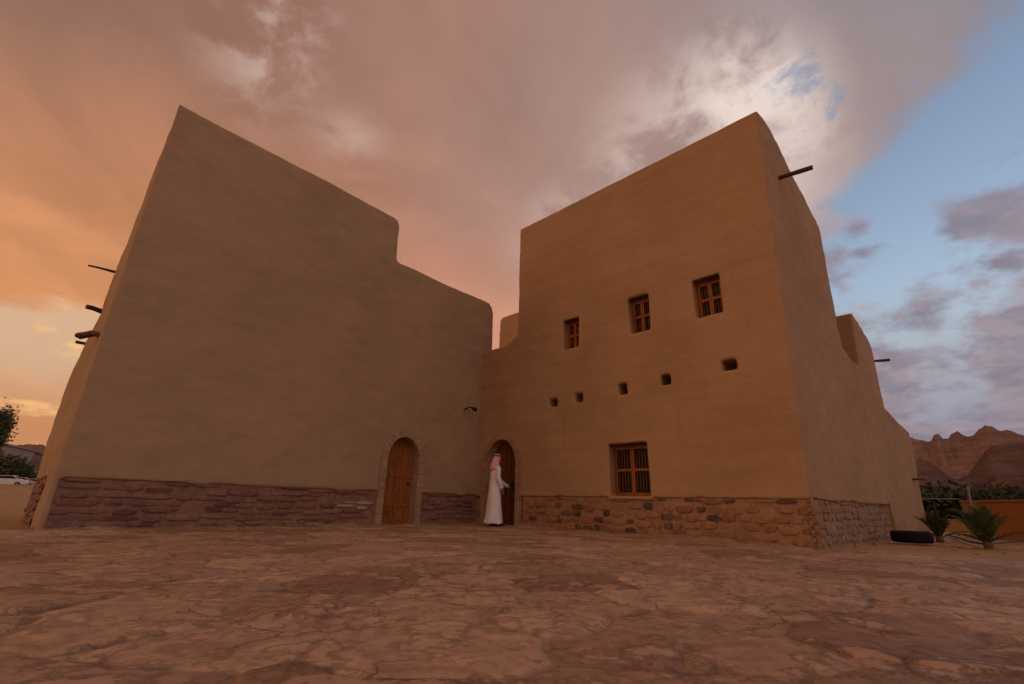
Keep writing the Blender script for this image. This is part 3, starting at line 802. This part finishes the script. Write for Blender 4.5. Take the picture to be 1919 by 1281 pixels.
def mp(f, l, z): return MAN + fx * f + lt * l + Vector((0, 0, z + .012))
person = thing('person', MAN, 'man in long white robe and red checked headscarf reaching for the arched door handle', 'person')
V = []; E_ = []; R_s = []
def add(p, r, par=None):
    V.append(p); R_s.append(r)
    if par is not None: E_.append((par, len(V) - 1))
    return len(V) - 1
pel = add(mp(0, 0, .95), .125)
sp1 = add(mp(-.01, 0, 1.12), .115, pel); sp2 = add(mp(-.015, 0, 1.30), .13, sp1); ch = add(mp(-.01, 0, 1.42), .11, sp2)
nk = add(mp(.01, 0, 1.50), .055, ch); nk2 = add(mp(.025, 0, 1.56), .052, nk)
hd = add(mp(.04, 0, 1.63), .082, nk2); hd2 = add(mp(.035, 0, 1.70), .088, hd); hd3 = add(mp(.03, 0, 1.755), .05, hd2)
nose = add(mp(.125, 0, 1.645), .014, hd); chin = add(mp(.095, 0, 1.575), .025, hd)
def limb(seq, par):
    for p, r in seq: par = add(p, r, par)
    return par
def hand(w, d, up, par, curl):
    """w wrist, d direction of fingers, up back-of-hand direction"""
    d = d.normalized(); sd_ = d.cross(up).normalized(); up = sd_.cross(d)
    palm = add(w + d * .05, (.036, .02), par); 
    lens = (.066, .074, .069, .054)
    for k in range(4):
        b0 = w + d * .088 + sd_ * (.028 - .019 * k)
        a = add(b0, .010, palm); c1 = d * math.cos(curl) - up * math.sin(curl); c2 = d * math.cos(curl * 2.1) - up * math.sin(curl * 2.1)
        b = add(b0 + c1 * lens[k] * .5, .009, a); add(b0 + c1 * lens[k] * .5 + c2 * lens[k] * .5, .007, b)
    t0 = add(w + d * .035 + sd_ * .036 - up * .008, .012, palm); t1 = add(w + d * .065 + sd_ * .052 - up * .02, .010, t0); add(w + d * .09 + sd_ * .05 - up * .035, .008, t1)
# right arm (near the camera) hangs, slightly forward
rs_ = mp(-.01, -.17, 1.41); re_ = mp(-.02, -.215, 1.13); rw_ = mp(.10, -.215, .90)
p = limb([(rs_, .055), (re_, .042), (rw_, .028)], ch); hand(rw_, Vector((.15, -.05, -1)), (mp(0, -1, 0) - MAN), p, .3)
# left arm reaches for the handle
ls_ = mp(.0, .17, 1.41); lw_ = HP - fx * .07 + Vector((0, 0, .0)); le_ = (ls_ + lw_) / 2 + Vector((0, 0, -.10)) + lt * .02
dist = (lw_ - ls_).length
p = limb([(ls_, .055), (le_, .042), (lw_, .028)], ch); hand(lw_, (HP - lw_) + Vector((0, 0, -.01)), Vector((0, 0, 1)), p, .8)
for sgn, ff in ((-1, .03), (1, -.06)):
    limb([(mp(0, sgn * .09, .88), .09), (mp(ff * .6 + .02, sgn * .10, .50), .058), (mp(ff, sgn * .10, .10), .038), (mp(ff + .05, sgn * .105, .045), .036), (mp(ff + .15, sgn * .115, .03), .030)], pel)
body = link('body', skin_mesh(V, E_, R_s, 2), M['skin'], person, smooth=True)
# robe: folded skirt and torso loft plus sleeves, fused
bm = bmesh.new()
prof = [(.05, .245, .215, .0), (.12, .238, .205, .0), (.3, .215, .185, -.005), (.55, .195, .165, -.01), (.8, .178, .158, -.01), (.97, .172, .155, -.01), (1.12, .163, .135, -.01), (1.28, .178, .135, -.012), (1.38, .19, .125, -.01), (1.44, .175, .105, -.005), (1.485, .11, .08, .005), (1.52, .068, .062, .012)]
SEG = 48; rings = []
for z, wl, wf, off in prof:
    fold = max(0, (1.0 - z)) 
    ring = []
    for k in range(SEG):
        a = 2 * math.pi * k / SEG
        q = 1 + fold * (.085 * math.sin(5 * a + 1) + .06 * math.sin(9 * a + 2.2 + z * 2) + .03 * math.sin(14 * a - z * 3)) + .012 * math.sin(3 * a + z * 22)
        back = -.05 * fold if math.cos(a) < 0 else 0
        ring.append(bm.verts.new(mp(math.cos(a) * wf * q + off + back * abs(math.cos(a)), math.sin(a) * wl * q, z + (.02 * math.sin(5 * a) * (1 if z < .1 else 0)))))
    rings.append(ring)
for a, b in zip(rings, rings[1:]):
    for k in range(SEG): bm.faces.new((a[k], a[(k + 1) % SEG], b[(k + 1) % SEG], b[k]))
bm.faces.new(rings[0][::-1]); bm.faces.new(rings[-1])
for sh, elb, wr in ((rs_, re_, rw_), (ls_, le_, lw_)):
    q0 = sh + (mp(-.0, 0, 1.36) - sh) * .35
    tube(bm, [q0, sh, (sh + elb) / 2, elb, (elb + wr) / 2, wr - (wr - elb).normalized() * .015], [.07, .078, .070, .062, .054, .047], 14)
T = bm_obj(bm); T.modifiers.new('r', 'REMESH').mode = 'VOXEL'; T.modifiers['r'].voxel_size = .014
sm_ = T.modifiers.new('s', 'SMOOTH'); sm_.iterations = 5
me = eval_mesh(T); kill(T)
n = len(me.vertices); c = np.empty(n * 3, np.float32); me.vertices.foreach_get('co', c); c = c.reshape(-1, 3)
nn = np.empty(n * 3, np.float32); me.vertices.foreach_get('normal', nn); nn = nn.reshape(-1, 3)
c += nn * ((vnoise(c[:, 0] * 14, c[:, 2] * 4 + c[:, 1] * 7, 5, 3) - .5) * .022)[:, None]
me.vertices.foreach_set('co', c.ravel()); me.update()
link('robe', me, M['cloth_white'], person, smooth=True)
# headscarf: cap over the skull, falling to the shoulders and back, open at the face
bm = bmesh.new(); rings = []
for z, rf, rl, off in [(1.795, .015, .015, .02), (1.79, .06, .055, .02), (1.765, .092, .083, .02), (1.72, .108, .096, .02), (1.67, .110, .097, .01), (1.62, .112, .102, -.005), (1.57, .115, .115, -.02), (1.52, .12, .135, -.03), (1.46, .125, .155, -.035), (1.40, .12, .15, -.045), (1.36, .115, .13, -.055)]:
    ring = []
    for k in range(40):
        a = rad(38) + (2 * math.pi - rad(76)) * k / 39
        if z > 1.70: a = 2 * math.pi * k / 40 + rad(38) * 0
        q = 1 + (.05 * math.sin(9 * a) + .03 * math.sin(15 * a + z * 9)) * max(0, 1.66 - z) * 3.2
        ring.append(bm.verts.new(mp(math.cos(a) * rf * q + off, math.sin(a) * rl * q, z - .0)))
    rings.append(ring)
for i, (a, b) in enumerate(zip(rings, rings[1:])):
    closed = i < 3
    for k in range(40 if closed else 39): bm.faces.new((a[k], a[(k + 1) % 40], b[(k + 1) % 40], b[k]))
bm.faces.new(rings[0])
sc = bm_link('headscarf', bm, M['scarf'], person, smooth=True)
so_ = sc.modifiers.new('t', 'SOLIDIFY'); so_.thickness = .008
bm = bmesh.new()
for dz in (0, .014):
    tube(bm, [mp(.02 + math.cos(a) * .108, math.sin(a) * .097, 1.735 + dz - .02 * math.cos(a) * 0) for a in np.linspace(0, 2 * math.pi, 25)], .0085, 8, False)
bm_link('head_cord', bm, M['black_cord'], person, smooth=True)
for sgn, ff in ((-1, .03), (1, -.06)):
    bm = bmesh.new()
    rr_ = []
    for f, w_, h_ in ((-.06, .025, .045), (-.04, .036, .06), (.03, .040, .07), (.10, .048, .055), (.17, .044, .04), (.215, .025, .025)):
        rr_.append([bm.verts.new(mp(ff + f, sgn * .11 + w_ * x_, h_ * y_)) for x_, y_ in ((-1, 0), (1, 0), (1, .5), (.6, 1), (-.6, 1), (-1, .5))])
    for a, b in zip(rr_, rr_[1:]):
        for k in range(6): bm.faces.new((a[k], a[(k + 1) % 6], b[(k + 1) % 6], b[k]))
    bm.faces.new(rr_[0]); bm.faces.new(rr_[-1])
    bm_link('shoe', bm, M['leather'], person, smooth=True)

# ------------------------------------------------------------------ tyre lying against the end of the side wall
TP = at(1712, 1017); TP = Vector((TP.x, TP.y, 0)) + Vector((.12, .16, 0))
tyre = thing('tyre', TP, 'black tyre lying flat on the sand at the plastered wall end', 'tyre')
bm = bmesh.new(); sec = []
for r, z in ((.20, .03), (.205, .0), (.26, -.005), (.31, .0), (.335, .02), (.345, .05), (.347, .11), (.345, .17), (.335, .20), (.31, .215), (.26, .22), (.205, .21), (.20, .19), (.23, .17), (.30, .15), (.31, .11), (.30, .06), (.23, .045)):
    sec.append((r, z))
SG = 72; rg = []
for k in range(SG):
    a = 2 * math.pi * k / SG; row = []
    for i, (r, z) in enumerate(sec):
        tr = .006 if (5 <= i <= 7 and k % 2) else 0
        row.append(bm.verts.new(Vector(((r - tr) * math.cos(a), (r - tr) * math.sin(a), z))))
    rg.append(row)
for k in range(SG):
    a = rg[k]; b = rg[(k + 1) % SG]
    for i in range(len(sec)): bm.faces.new((a[i], b[i], b[(i + 1) % len(sec)], a[(i + 1) % len(sec)]))
bm_link('tread_and_sidewall', bm, M['rubber'], tyre, smooth=True, world_coords=False)

# ------------------------------------------------------------------ palms
def frond_geo(bm, base, azm, lift, L, nleaf, ll, droop, wid=.035, rachis=.012):
    d = Vector((math.cos(azm), math.sin(azm), 0)); pts = []
    for i in range(12):
        t_ = i / 11; e = lift - droop * t_ * t_
        if i == 0: p = Vector(base)
        else: p = pts[-1] + (d * math.cos(e) + Vector((0, 0, math.sin(e)))) * (L / 11)
        pts.append(p)
    tube(bm, pts, [rachis * (1 - .75 * i / 11) for i in range(12)], 4)
    sidev = Vector((-d.y, d.x, 0))
    for k in range(nleaf):
        t_ = .14 + .86 * k / (nleaf - 1); f = t_ * 11; i = min(10, int(f)); p = pts[i].lerp(pts[i + 1], f - i)
        tg = (pts[i + 1] - pts[i]).normalized(); up = sidev.cross(tg) * -1
        ln = ll * (math.sin(math.pi * min(1, .18 + t_ * .82)) ** .6) * random.uniform(.85, 1.1) + .02
        for sgn in (-1, 1):
            dd = (tg * (.55 + .5 * t_) + sidev * sgn * (.85 - .35 * t_) + up * random.uniform(.15, .45)).normalized()
            q = p + dd * ln * .55; q2 = p + dd * ln + Vector((0, 0, -.08 * ln))
            wv = tg * wid * .5
            a, b, c_, d_ = bm.verts.new(p - wv * .6), bm.verts.new(p + wv * .6), bm.verts.new(q + wv), bm.verts.new(q - wv)
            e_2 = bm.verts.new(q2); bm.faces.new((a, b, c_, d_)); bm.faces.new((d_, c_, e_2))
def young_palm(name, loc, label, n, L, seed, spread=1.0):
    random.seed(seed)
    root = thing(name, loc, label, 'palm tree', 'young palms in the sand')
    bm = bmesh.new()
    tube(bm, [Vector((0, 0, -.1)), Vector((0, 0, .03)), Vector((0, 0, .12))], [.06, .08, .04], 10)
    bm_link('trunk', bm, M['bark'], root, world_coords=False)
    bm = bmesh.new()
    for i in range(n):
        f = i / n; lift = rad(86 - 34 * f * spread + random.uniform(-6, 6)) if i < n - 6 else rad(24 + random.uniform(-8, 14))
        frond_geo(bm, (random.uniform(-.04, .04), random.uniform(-.04, .04), .05), i * 2.39996 + random.uniform(-.2, .2), lift, L * random.uniform(.7, 1.0) * (1.0 if i < n - 6 else 1.15), 34, L * (.24 if i < n - 6 else .17), rad(14 + 26 * f), .016)
    bm_link('crown', bm, M['frond'], root, world_coords=False)
    return root
P2 = at(1853, 1024); P1 = at(1762, 1012)
young_palm('young_palm', P2, 'spiky young palm in front of the orange wall, larger of the two in sand', 34, .78, 3, 1.0)
young_palm('young_palm', P1, 'low young palm just behind the tyre, smaller of the two in sand', 30, .62, 8, 1.0)

# far palm grove: every tree a thing
def grove_palm(seed, H, L):
    random.seed(seed)
    root = thing('date_palm', (0, 0, 0), 'dark green date palm in the dense grove behind the orange wall', 'palm tree', 'date palms of the far grove')
    bm = bmesh.new(); nseg = 8
    tube(bm, [Vector((.05 * math.sin(i), .05 * math.cos(i * 1.3), -.3 + (H + .3) * i / nseg)) for i in range(nseg + 1)], [.26] + [.2 + .02 * (i % 2) for i in range(nseg)], 9)
    bm_link('trunk', bm, M['bark'], root, world_coords=False)
    bm = bmesh.new()
    for i in range(40):
        f = i / 40
        frond_geo(bm, (0, 0, H), i * 2.39996, rad(80 - 105 * f + random.uniform(-6, 6)), L * random.uniform(.8, 1.1), 15, .75, rad(45 + 30 * f), .12, .04)
    bm_link('crown', bm, M['frond_far'], root, world_coords=False)
    return root
protos = [grove_palm(1, 1.3, 2.6), grove_palm(2, 2.2, 2.7), grove_palm(5, 3.0, 2.4)]
def copy_tree(o, parent=None):
    c_ = o.copy(); COL.objects.link(c_)
    if parent is not None: c_.parent = parent
    for ch_ in list(o.children): copy_tree(ch_, c_)
    return c_
random.seed(12)
spots = [(1735, 926, 62), (1752, 924, 66), (1772, 922, 58), (1790, 924, 70), (1806, 918, 60), (1826, 912, 57), (1846, 920, 64), (1862, 908, 55), (1880, 910, 60), (1898, 914, 56), (1914, 918, 52), (1934, 914, 55), (1742, 940, 46), (1764, 942, 44), (1786, 940, 47), (1806, 942, 43), (1960, 916, 58), (1990, 920, 60), (1722, 930, 54), (1700, 928, 58)]
for i, (px, py, dist) in enumerate(spots):
    tgt = away(px, py, dist); topz = tgt.z           # wanted top of the crown
    j = i % 3; o = protos[j] if i < 3 else copy_tree(protos[j])
    Hn = (1.3 + 2.2, 2.2 + 2.25, 3.0 + 2.05)[j]
    k_ = max(.35, min(1.5, topz / Hn))
    o.location = (tgt.x, tgt.y, 0.0); o.scale = (max(.8, k_),) * 2 + (k_,); o.rotation_euler = (0, 0, random.uniform(0, 6.28))
# undergrowth masses: shrubs between the palms
def shrub(name, loc, label, cat, r, h, n, mat, seed, group=None, trunk=True, leaf=.10):
    random.seed(seed); root = thing(name, loc, label, cat, group)
    if trunk:
        bm = bmesh.new()
        tube(bm, [Vector((0, 0, -.2)), Vector((.03, 0, h * .3)), Vector((0, .04, h * .6))], [.07 * h / 2, .05 * h / 2, .02 * h / 2], 7)
        for i in range(7):
            a = i * 2.4; tube(bm, [Vector((0, 0, h * .22 + .03 * i)), Vector((math.cos(a) * r * .35, math.sin(a) * r * .35, h * .45)), Vector((math.cos(a) * r * .7, math.sin(a) * r * .7, h * .7))], [.03 * h / 2, .02 * h / 2, .008], 5)
        bm_link('trunk', bm, M['bark'], root, world_coords=False)
    bm = bmesh.new()
    cl = [Vector((random.gauss(0, .38) * r, random.gauss(0, .38) * r, h * random.uniform(.35, .88))) for _ in range(22)]
    for i in range(n):
        c_ = random.choice(cl); p = c_ + Vector((random.gauss(0, .2) * r, random.gauss(0, .2) * r, random.gauss(0, .10) * h))
        p.z = max(.05, p.z)
        q = Vector([random.gauss(0, 1) for _ in range(3)]).normalized(); w = q.orthogonal().normalized() * leaf * random.uniform(.5, 1.1); l = q * leaf * random.uniform(.8, 1.6)
        a, b, c2, d2 = bm.verts.new(p - w * .5), bm.verts.new(p + l * .5 - w * 0 + w * .4), bm.verts.new(p + l), bm.verts.new(p + l * .5 - w)
        bm.faces.new((a, b, c2, d2))
    bm_link('crown' if trunk else 'foliage', bm, mat, root, world_coords=False)
    return root
sh0 = shrub('shrub', (0, 0, 0), 'dark bushy shrub low among the far palms', 'shrub', 2.3, 2.0, 2600, M['frond_far'], 4, 'shrubs under the far palms', leaf=.22)
for i, (px, dist) in enumerate([(1732, 40), (1757, 42), (1783, 40), (1800, 45), (1822, 48), (1850, 50), (1880, 48), (1910, 47), (1942, 46), (1715, 44)]):
    o = sh0 if i == 0 else copy_tree(sh0)
    g_ = away(px, 960, dist); o.location = (g_.x, g_.y, 0); o.rotation_euler = (0, 0, i * 1.7); o.scale = (1, 1, 1 + .15 * math.sin(i * 2))

# ------------------------------------------------------------------ walls, post, rail and pipe on the right
W0 = at(1811, 1001); W1 = at(1919, 1003)
d_ = Vector((W1.x - W0.x, W1.y - W0.y, 0)).normalized()
def wall_between(name, a, b, h, th, mat, label, cat, ends=True, base=-.3):
    root = thing(name, (a.x, a.y, 0), label, cat)
    dd = Vector((b.x - a.x, b.y - a.y, 0)); nrm = Vector((-dd.y, dd.x, 0)).normalized(); L = dd.length; dd.normalize()
    bm = bmesh.new(); n = max(2, int(L / .25))
    prism(bm, [Vector((a.x, a.y, base)), Vector((a.x, a.y, h))] + [Vector((a.x, a.y, h)) + dd * (L * i / n) + Vector((0, 0, .008 * noise.noise(Vector((i * .7, 0, 0))))) for i in range(1, n)] + [Vector((b.x, b.y, h)), Vector((b.x, b.y, base))], nrm * th)
    bm_link('wall_panel', bm, mat, root, bevel=.015)
    bm = bmesh.new()
    box(bm, Vector((a.x, a.y, 0)) + dd * L / 2 + nrm * th / 2 + Vector((0, 0, h + .025)), L + .06, th + .06, .05, Matrix.Rotation(math.atan2(dd.y, dd.x), 4, 'Z'))
    bm_link('coping', bm, mat, root, bevel=.01)
    return root
p0 = away(1806, 960, 20.5); p1 = away(2050, 960, 17.0)
ztop = away(1808, 938, 20.5).z
wall_between('boundary_wall', p0, p1, ztop - .05, .25, M['orange_render'], 'bright orange rendered wall at the right edge in front of the palm grove', 'wall')
p2 = away(1700, 960, 27); p3 = away(1806, 960, 25.5)
zt2 = away(1770, 975, 26).z
wall_between('boundary_wall', p2, p3, max(.35, zt2), .2, M['dull_render'], 'low sandy brown wall running behind the small palm to the orange wall', 'wall')
# leaning pole
pb = away(1824, 985, 18.5); pb.z = 0; pt_ = away(1813, 911, 18.5)
pole = thing('pole', pb, 'thin grey metal pole leaning slightly in front of the orange wall', 'pole')
bm = bmesh.new(); tube(bm, [pb - Vector((0, 0, .3)), pb.lerp(pt_, .5), pt_], [.036, .034, .03], 12)
bm_link('shaft', bm, M['galvanised'], pole, smooth=True)
bm = bmesh.new(); q_ = pb.lerp(pt_, .55)
box(bm, q_, .10, .09, .14); bm_link('junction_box', bm, M['galvanised'], pole, bevel=.01)
# rail
ra = away(1700, 934, 30); rb = away(1798, 935, 30)
rail = thing('railing', (ra.x, ra.y, 0), 'long thin pale rail on posts in front of the dark palms', 'railing')
bm = bmesh.new(); tube(bm, [ra, rb], .022, 8); bm_link('rail', bm, M['galvanised'], rail, smooth=True)
for i in range(3):
    q_ = ra.lerp(rb, i / 2); bm = bmesh.new(); tube(bm, [Vector((q_.x, q_.y, -.2)), q_], .018, 8); bm_link('post', bm, M['iron'], rail, smooth=True)
# irrigation pipe
bm = bmesh.new(); L_ = []
for px, py in ((1776, 1003), (1790, 1007), (1805, 1012), (1820, 1017), (1838, 1020), (1852, 1021), (1880, 1018), (1930, 1013)):
    p = at(px, py); L_.append(Vector((p.x, p.y, .02)))
tube(bm, L_, .022, 8)
o = bm_link('water_pipe', bm, M['pipe'], smooth=True); tag(o, 'thin brown irrigation pipe lying on the sand between the young palms', 'pipe')
# loose stones on the sand and along the wall foot
random.seed(31)
def rock_bm(r):
    bm = bmesh.new(); bmesh.ops.create_icosphere(bm, subdivisions=2, radius=r)
    sd_ = random.uniform(0, 99)
    for v in bm.verts:
        v.co *= 1 + .45 * noise.noise(v.co / r * .9 + Vector((sd_, 0, 0))); v.co.z *= .55
    return bm
for i, (px, py, r) in enumerate([(1905, 1030, .035), (1883, 1036, .03), (1790, 1030, .035), (1830, 1038, .03), (1905, 1000, .06), (1774, 1026, .03), (1605, 1022, .05), (1640, 1019, .04), (1815, 1027, .035)]):
    p = at(px, py); o = bm_link('stone', rock_bm(r), M['stone_loose'] if 'stone_loose' in M else M['sand'], smooth=False); o.location = (p.x, p.y, r * .2)
    tag(o, 'small pale stone lying loose on the sand', 'stone', 'loose stones on the sand')

# ------------------------------------------------------------------ mountains
def ridge(name, pts, dist, depth, label_kind, seed, mat='rock'):
    A0 = []; 
    for px, py in pts:
        d = ray(px, py); A0.append((math.degrees(math.atan2(d.x, d.y)), d.z / math.hypot(d.x, d.y)))
    A0.sort(); av = np.array([a for a, _ in A0]); ev = np.array([e for _, e in A0])
    n = 420; m = 90
    azs = np.linspace(av[0], av[-1], n); ts = np.linspace(0, 1, m)
    AZ, T_ = np.meshgrid(azs, ts, indexing='ij')
    dd = dist * (1 - .45 * (1 - T_)) 
    crest = np.interp(AZ, av, ev) * dist
    x = np.sin(np.radians(AZ)); y = np.cos(np.radians(AZ))
    u = AZ * dist * .01745
    rough = (vnoise(u * .02 + seed, T_ * 6, seed, 5) - .5)
    rid = 1 - np.abs(vnoise(u * .028 + 7, T_ * 3.2 + 3, seed + 5, 5) - .5) * 2
    # cliffs: slope rises in steps
    s = T_ + rough * .22 * np.sin(np.pi * np.clip(T_, 0, 1))
    st = 5.0; f = s * st; fl = np.floor(f); prof = (fl + ss(.25, .75, f - fl)) / st
    hgt = crest * np.clip(prof * .72 + s * .28, 0, None) * (1 - .16 * (1 - rid) * np.sin(np.pi * T_) * 2)
    hgt = hgt + dist * .009 * (vnoise(u * .10, T_ * 20, seed + 9, 4) - .5) * ss(0, .2, T_)
    hgt = np.where(T_ >= 1, crest + dist * .016 * (.5 - np.abs(vnoise(u * .045, T_ * 0, seed + 2, 6) - .5) * 2) * .6, hgt)
    hgt = hgt + CAM_H - (1 - ss(0, .04, T_)) * 4
    X_ = x * dd; Y_ = y * dd
    # back slope
    Xb = x[:, -1:] * (dist * 1.3); Yb = y[:, -1:] * (dist * 1.3)
    X_ = np.concatenate([X_, Xb], 1); Y_ = np.concatenate([Y_, Yb], 1); Zb = np.concatenate([hgt, np.full((n, 1), -5.0)], 1)
    me = grid_mesh(name, X_, Y_, Zb)
    o = link(name, me, M[mat], smooth=False); o['kind'] = 'structure'; return o
ridge('mountains', [(1430, 905), (1500, 870), (1560, 850), (1620, 838), (1660, 826), (1690, 822), (1700, 822), (1715, 822), (1728, 827), (1740, 833), (1746, 832), (1752, 820), (1760, 817), (1768, 824), (1778, 824), (1786, 817), (1796, 813), (1806, 820), (1815, 822), (1826, 818), (1838, 806), (1848, 800), (1858, 803), (1872, 809), (1895, 812), (1919, 818), (1960, 826), (2020, 812), (2100, 835), (2250, 900)], 900, 0, '', 3)
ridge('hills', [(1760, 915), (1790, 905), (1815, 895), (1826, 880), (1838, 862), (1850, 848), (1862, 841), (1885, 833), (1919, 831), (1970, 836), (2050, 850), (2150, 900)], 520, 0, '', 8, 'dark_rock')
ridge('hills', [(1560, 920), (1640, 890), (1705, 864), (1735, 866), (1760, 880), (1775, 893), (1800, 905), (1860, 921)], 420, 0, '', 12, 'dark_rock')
ridge('hills', [(-300, 850), (-200, 842), (-100, 836), (0, 842), (50, 838), (75, 838), (100, 842), (180, 850), (260, 880)], 1500, 0, '', 21)

# ------------------------------------------------------------------ street on the left
def far_house(a_px, b_px, da, db, top_a, top_b, mat, label, group=None, floors=2, depth=10):
    a = away(a_px, 915, da); b = away(b_px, 915, db); a.z = b.z = 0
    za = away(a_px, top_a, da).z
    root = thing('house', a, label, 'house', group)
    dd = (b - a); L = dd.length; dd.normalize(); nrm = Vector((dd.y, -dd.x, 0))
    if nrm.dot(a) > 0: nrm = -nrm
    F = Face(a, dd, nrm)
    bm = bmesh.new(); fbox(bm, F, 0, L, -.5, za, -depth, 0); bm_link('wall', bm, mat, root)
    bm = bmesh.new(); fbox(bm, F, -.3, L + .3, za + .003, za + .35, -depth - .3, .3); bm_link('roof', bm, mat, root)
    fh = (za - 1) / floors; k = 0
    for f in range(floors):
        s = 1.2
        while s < L - 2.4:
            z0 = 1.2 + 1.0 + f * fh
            fr = bmesh.new(); fbox(fr, F, s - .1, s + 1.5, z0 - .1, z0 + 1.5, .003, .08)
            wf = bm_link('window', fr, M['house_grey'], root)
            pn = bmesh.new(); fbox(pn, F, s, s + 1.4, z0, z0 + 1.4, .081, .09); bm_link('pane', pn, M['dark_glass'], wf)
            s += 3.6; k += 1
    bm = bmesh.new(); fbox(bm, F, L * .5 - .7, L * .5 + .7, 1.0, 3.3, .003, .10); bm_link('door', bm, M['iron'], root)
    return root
far_house(-70, 40, 128, 150, 822, 838, M['house_white'], 'pale two storey house beyond the parked cars, nearest the left edge', 'houses across the road')
far_house(42, 66, 155, 172, 846, 850, M['house_grey'], 'smaller grey brown house farther along the road, right of the pale house', 'houses across the road')
far_house(70, 130, 190, 210, 856, 860, M['house_grey'], 'distant low house partly hidden behind the left adobe corner', 'houses across the road', floors=1)
ftree = shrub('tree', (0, 0, 0), 'dark leafy tree rising at the left edge beside the pale house', 'tree', 1.5, 6.6, 9000, M['leaf'], 9, leaf=.17)
g_ = away(-52, 915, 60); ftree.location = (g_.x, g_.y, .8); ftree.rotation_euler = (0, 0, 1)
for i, (px, dist, sc_) in enumerate([(22, 122, 1.5), (47, 126, 1.3), (-8, 120, 2.2)]):
    o = shrub('shrub', (0, 0, 0), ['dark round shrub in front of the pale house at the left edge', 'small dark shrub behind the parked cars, closest to the adobe corner', 'dark tall shrub under the tree at the left edge'][i], 'shrub', 1.5, 2.2, 2200, M['leaf'], 40 + i, 'shrubs across the road', leaf=.2)
    g_ = away(px, 915, dist); o.location = (g_.x, g_.y, float(ground_z(np.array([g_.x]), np.array([g_.y]))[0]) - .05); o.scale = (sc_, sc_, sc_)
def car(loc, rz, mat, label):
    root = thing('parked_car', loc, label, 'car', 'cars parked across the road', rz)
    bm = bmesh.new()
    side = [(-2.2, .35), (-2.2, .85), (-2.1, .98), (-1.35, 1.04), (-.75, 1.46), (.75, 1.5), (1.35, 1.05), (2.1, .88), (2.22, .6), (2.18, .32), (1.75, .30), (1.68, .52), (1.4, .66), (1.12, .52), (1.05, .28), (-1.0, .28), (-1.07, .52), (-1.35, .66), (-1.63, .52), (-1.7, .30)]
    prism(bm, [Vector((x, -.85, z)) for x, z in side], Vector((0, 1.7, 0)))
    bm_link('body', bm, mat, root, world_coords=False, bevel=.05)
    for sg in (-1, 1):
        bm = bmesh.new(); y0 = sg * .856
        prism(bm, [Vector((-1.2, y0, 1.06)), Vector((-.7, y0, 1.40)), Vector((.68, y0, 1.43)), Vector((1.18, y0, 1.06))], Vector((0, sg * .01, 0)))
        bm_link('side_window', bm, M['dark_glass'], root, world_coords=False)
    for x0, x1, n_ in ((1.33, .80, 'windscreen'), (-1.33, -.80, 'rear_window')):
        bm = bmesh.new(); vs = [bm.verts.new(v) for v in (Vector((x0 + .02 * (1 if x0 > 0 else -1), -.7, 1.10)), Vector((x0 + .02 * (1 if x0 > 0 else -1), .7, 1.10)), Vector((x1 + .03 * (1 if x0 > 0 else -1), .62, 1.45)), Vector((x1 + .03 * (1 if x0 > 0 else -1), -.62, 1.45)))]
        bm.faces.new(vs); bm_link(n_, bm, M['dark_glass'], root, world_coords=False)
    for x in (-1.35, 1.4):
        for sg in (-1, 1):
            bm = bmesh.new(); tube(bm, [Vector((x, sg * .68, .32)), Vector((x, sg * .87, .32))], .32, 20); w = bm_link('wheel', bm, M['rubber'], root, world_coords=False)
            bm = bmesh.new(); tube(bm, [Vector((x, sg * .86, .32)), Vector((x, sg * .885, .32))], .19, 14); bm_link('rim', bm, M['galvanised'], w, world_coords=False)
    return root
for px, dist, rz, mt, lb in ((8, 100, .55, 'car_white', 'white parked car nearest the left edge, below the tree'), (31, 108, .6, 'car_silver', 'silver parked car between the white car and the adobe house'), (52, 116, .6, 'car_white', 'white parked car closest to the left adobe house')):
    g_ = away(px, 912, dist); zg = float(ground_z(np.array([g_.x]), np.array([g_.y]))[0]) - .045
    car((g_.x, g_.y, zg), rz, M[mt], lb)
